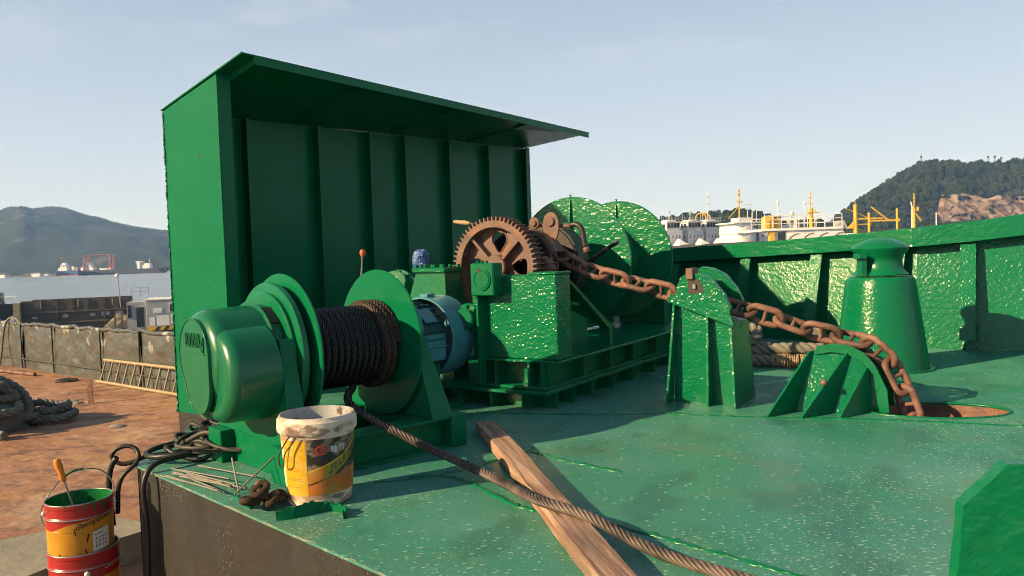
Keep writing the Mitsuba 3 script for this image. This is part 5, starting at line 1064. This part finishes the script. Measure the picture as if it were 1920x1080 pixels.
q('upper_hull', [hull([(-3.6, .3, 1.0), (6.0, .3, 1.0), (-2.6, .3, 3.2), (5.4, .3, 3.2), (-3.6, 8, 1.0), (6, 8, 1.0), (-2.6, 8, 3.2), (5.4, 8, 3.2)])], 'm_white')
q('deck', bx(-6.2, 5.2, .0, 9, 3.21, 3.55, .03), 'm_white')
q('rounded_end', hull([(5.21, y, z) for y in (0, 3) for z in (3.2, 4.4)] + [(5.9, y, 3.25) for y in (0, 3)] + [(5.45, y, 4.4) for y in (0, 3)]), 'm_cabin', True)
for i in range(4): q('arch_slot', prism_y([(-2.6 + i * 2.1 + dx_, z) for dx_, z in ((0, 1.75), (.5, 2.35), (1.1, 2.7), (1.7, 2.78), (1.7, 2.65), (1.15, 2.56), (.62, 2.25), (.2, 1.75))], .25, .299), 'm_fargrey')
for i, x in enumerate(np.linspace(-5.9, 5.15, 10)): q('rail_post', bx(x - .04, x + .04, .05, .13, 3.55, 5.35), 'm_white')
for z in (4.2, 4.75, 5.32): q('rail_bar', bx(-5.9, 5.2, .04, .14, z, z + .09), 'm_white')
for i, x in enumerate(np.linspace(-5.9, 5.15, 8)): q('rail_post', bx(x - .04, x + .04, 6.0, 6.08, 3.55, 5.2), 'm_white')
for z in (4.3, 5.1): q('rail_bar', bx(-5.9, 5.2, 6.0, 6.08, z, z + .08), 'm_white')
q('yellow_block', [bx(-5.6, -4.3, .6, 2.2, 3.55, 5.3, .05), bx(-5.0, -4.4, .25, 1.2, 1.2, 3.2)], 'm_yellow')
q('yellow_block', [bx(-4.2, -3.4, 1.0, 2.2, 3.55, 5.1, .05)], 'm_yellow')
q('dark_recess', [bx(-3.9, -2.9, .2, .29, 1.5, 3.0)], 'm_window')
q('mast', [tube([(1.9, 3, 3.5), (1.9, 3, 6.4)], .32, 8), bx(1.3, 2.9, 2.4, 3.6, 5.7, 5.85), tube([(1.85, 3, 6.4), (1.85, 3, 8.8)], .07, 6), bx(1.5, 2.2, 2.9, 3.1, 7.1, 7.2), bx(1.6, 2.1, 2.9, 3.1, 7.9, 8.0), tube([(2.6, 3, 5.8), (2.6, 3, 6.6)], .05, 5)], 'm_yellow', False, 'short yellow mast')
q('mast', [tube([(-2.9, 3, 3.5), (-2.9, 3, 7.3)], .06, 6), bx(-3.3, -2.5, 2.9, 3.1, 6.3, 6.4), bx(-3.1, -2.7, 2.9, 3.1, 6.9, 7.0), trimesh.creation.icosphere(2, .22).apply_translation((-2.9, 3, 7.4))], 'm_white')
q('radar_dome', [trimesh.creation.icosphere(2, .32).apply_translation((-.9, 3, 5.75)), bx(-4.2, -.4, 2.6, 3.4, 5.35, 5.42), trimesh.creation.icosphere(2, .22).apply_translation((1.0, 3, 7.2)), tube([(-.9, 3, 3.6), (-.9, 3, 5.5)], .07, 6), tube([(1.0, 3, 3.6), (1.0, 3, 7.0)], .04, 5)], 'm_white', True)
q('roof_house', [bx(-4.0, -.4, 2.2, 5, 3.56, 5.0, .05)], 'm_white')
for x in (-3.6, -2.6, -1.6): q('window', bx(x, x + .6, 2.13, 2.199, 4.1, 4.7), 'm_window')
yc = thing('crane_ship', 'working ship with yellow masts and derrick booms below the wooded hill', 'ship')
F6 = Fr(77.5, 160, 0)
q = lambda nm, me, m, sm=False, lb=None: pput(yc, F6, nm, me, m, sm, lb)
q('hull', hullbox(-8, 12, -3, 6, -4.5, 3.2, 0), 'm_white')
q('mast_post', [tube([(-6.2, 0, 3), (-6.2, 0, 9.1)], .38, 8), hull([(-7.9, -.3, 4.2), (-6.2, -.3, 4.2), (-6.2, -.3, 6.0), (-7.9, .3, 4.2), (-6.2, .3, 4.2), (-6.2, .3, 6.0)]), tube([(-6.2, 0, 9.1), (-6.2, 0, 9.8)], .06, 5)], 'm_yellow')
q('mast_post', [tube([(-3.4, 0, 3), (-3.4, 0, 7.4)], .24, 8)], 'm_yellow')
q('mast_post', [tube([(2.4, 0, 3), (2.4, 0, 8.1)], .20, 8), bx(2.2, 2.8, -.2, .2, 5.3, 6.0)], 'm_yellow')
q('mast_post', [tube([(5.9, 0, 3), (5.9, 0, 8)], .28, 8), tube([(5.95, 0, 8), (5.95, 0, 11.0)], .10, 6), tube([(6, 0, 7.2), (7.4, 0, 5.3)], .14, 6), bx(5.5, 6.8, -.3, .3, 7.4, 7.55), bx(6.5, 6.8, -.3, .3, 7.5, 8.2), bx(5.8, 6.3, -.1, .1, 9.2, 9.35), bx(5.8, 6.3, -.1, .1, 10, 10.1)], 'm_yellow')
q('boom', [tube([(-2.9, 0, 8.5), (.9, 0, 5.5)], .16, 6)], 'm_yellow'); q('boom', [tube([(-8.3, 0, 8.4), (-6.4, 0, 7.6)], .08, 6), tube([(-6.2, 0, 7.6), (-3.5, 0, 6.2)], .08, 6)], 'm_yellow')
q('cross_beam', [bx(-6, -.6, -.15, .15, 6.0, 6.3), bx(-3.4, 3.0, -.15, .15, 5.5, 5.8), bx(-6, -3, -.15, .15, 4.9, 5.1)], 'm_yellow')
q('stay_wire', [tube([(-6.2, 0, 8), (-2.8, 0, 7.7)], .04, 4), tube([(-2.9, 0, 8.5), (2.4, 0, 7.2)], .04, 4), tube([(-2.9, 0, 8.4), (2.4, 0, 6.9)], .04, 4), tube([(2.4, 0, 7.4), (5.9, 0, 6.6)], .04, 4), tube([(-5, 0, 4.5), (-1.5, 0, 7.0)], .05, 4)], 'm_fargrey', True)
lps = thing('lamp_post', 'bent white lamp post standing between the yellow masts', 'lamp post')
put(lps + '__pole', tube([(81.8, 158, -3), (82.0, 158, 8.2), (81.7, 158, 9.2)], .12, 6), 'm_white', True)
lps = thing('lamp_post', 'short white lamp post right of the tallest yellow mast', 'lamp post')
put(lps + '__pole', tube([(86.9, 158, -3), (86.9, 158, 6.9)], .10, 6), 'm_white', True)
for i, (x, y, z, lb) in enumerate(((366.6, 690, 77.6, 'thin grey mast alone on the crest of the wooded hill'), (426, 690, 75.5, 'leftmost of three thin masts close together on the hill crest'), (432, 690, 75.5, 'middle one of three thin masts on the hill crest'), (437.6, 690, 74, 'rightmost of three thin masts on the hill crest'))):
    k = thing('radio_mast', lb, 'mast'); put(k + '__pole', tube([(x, y, z - 16), (x, y, z)], .35, 5), 'm_fargrey', True); put(k + '__head', bx(x - .7, x + .7, y - .5, y + .5, z - 2.2, z - .2), 'm_fargrey')

# ================================================================== haze
scene['haze'] = {'type': 'cube', 'bsdf': {'type': 'null'}, 'interior': {'type': 'ref', 'id': 'air'},
                 'to_world': T().translate([0, 550, 79.0]).scale([2500, 2050, 86.0])}
tag('haze', 'pale morning haze over the harbour', None, None, 'stuff')
for k in list(labels):
    if k not in scene and k not in USED: labels.pop(k)
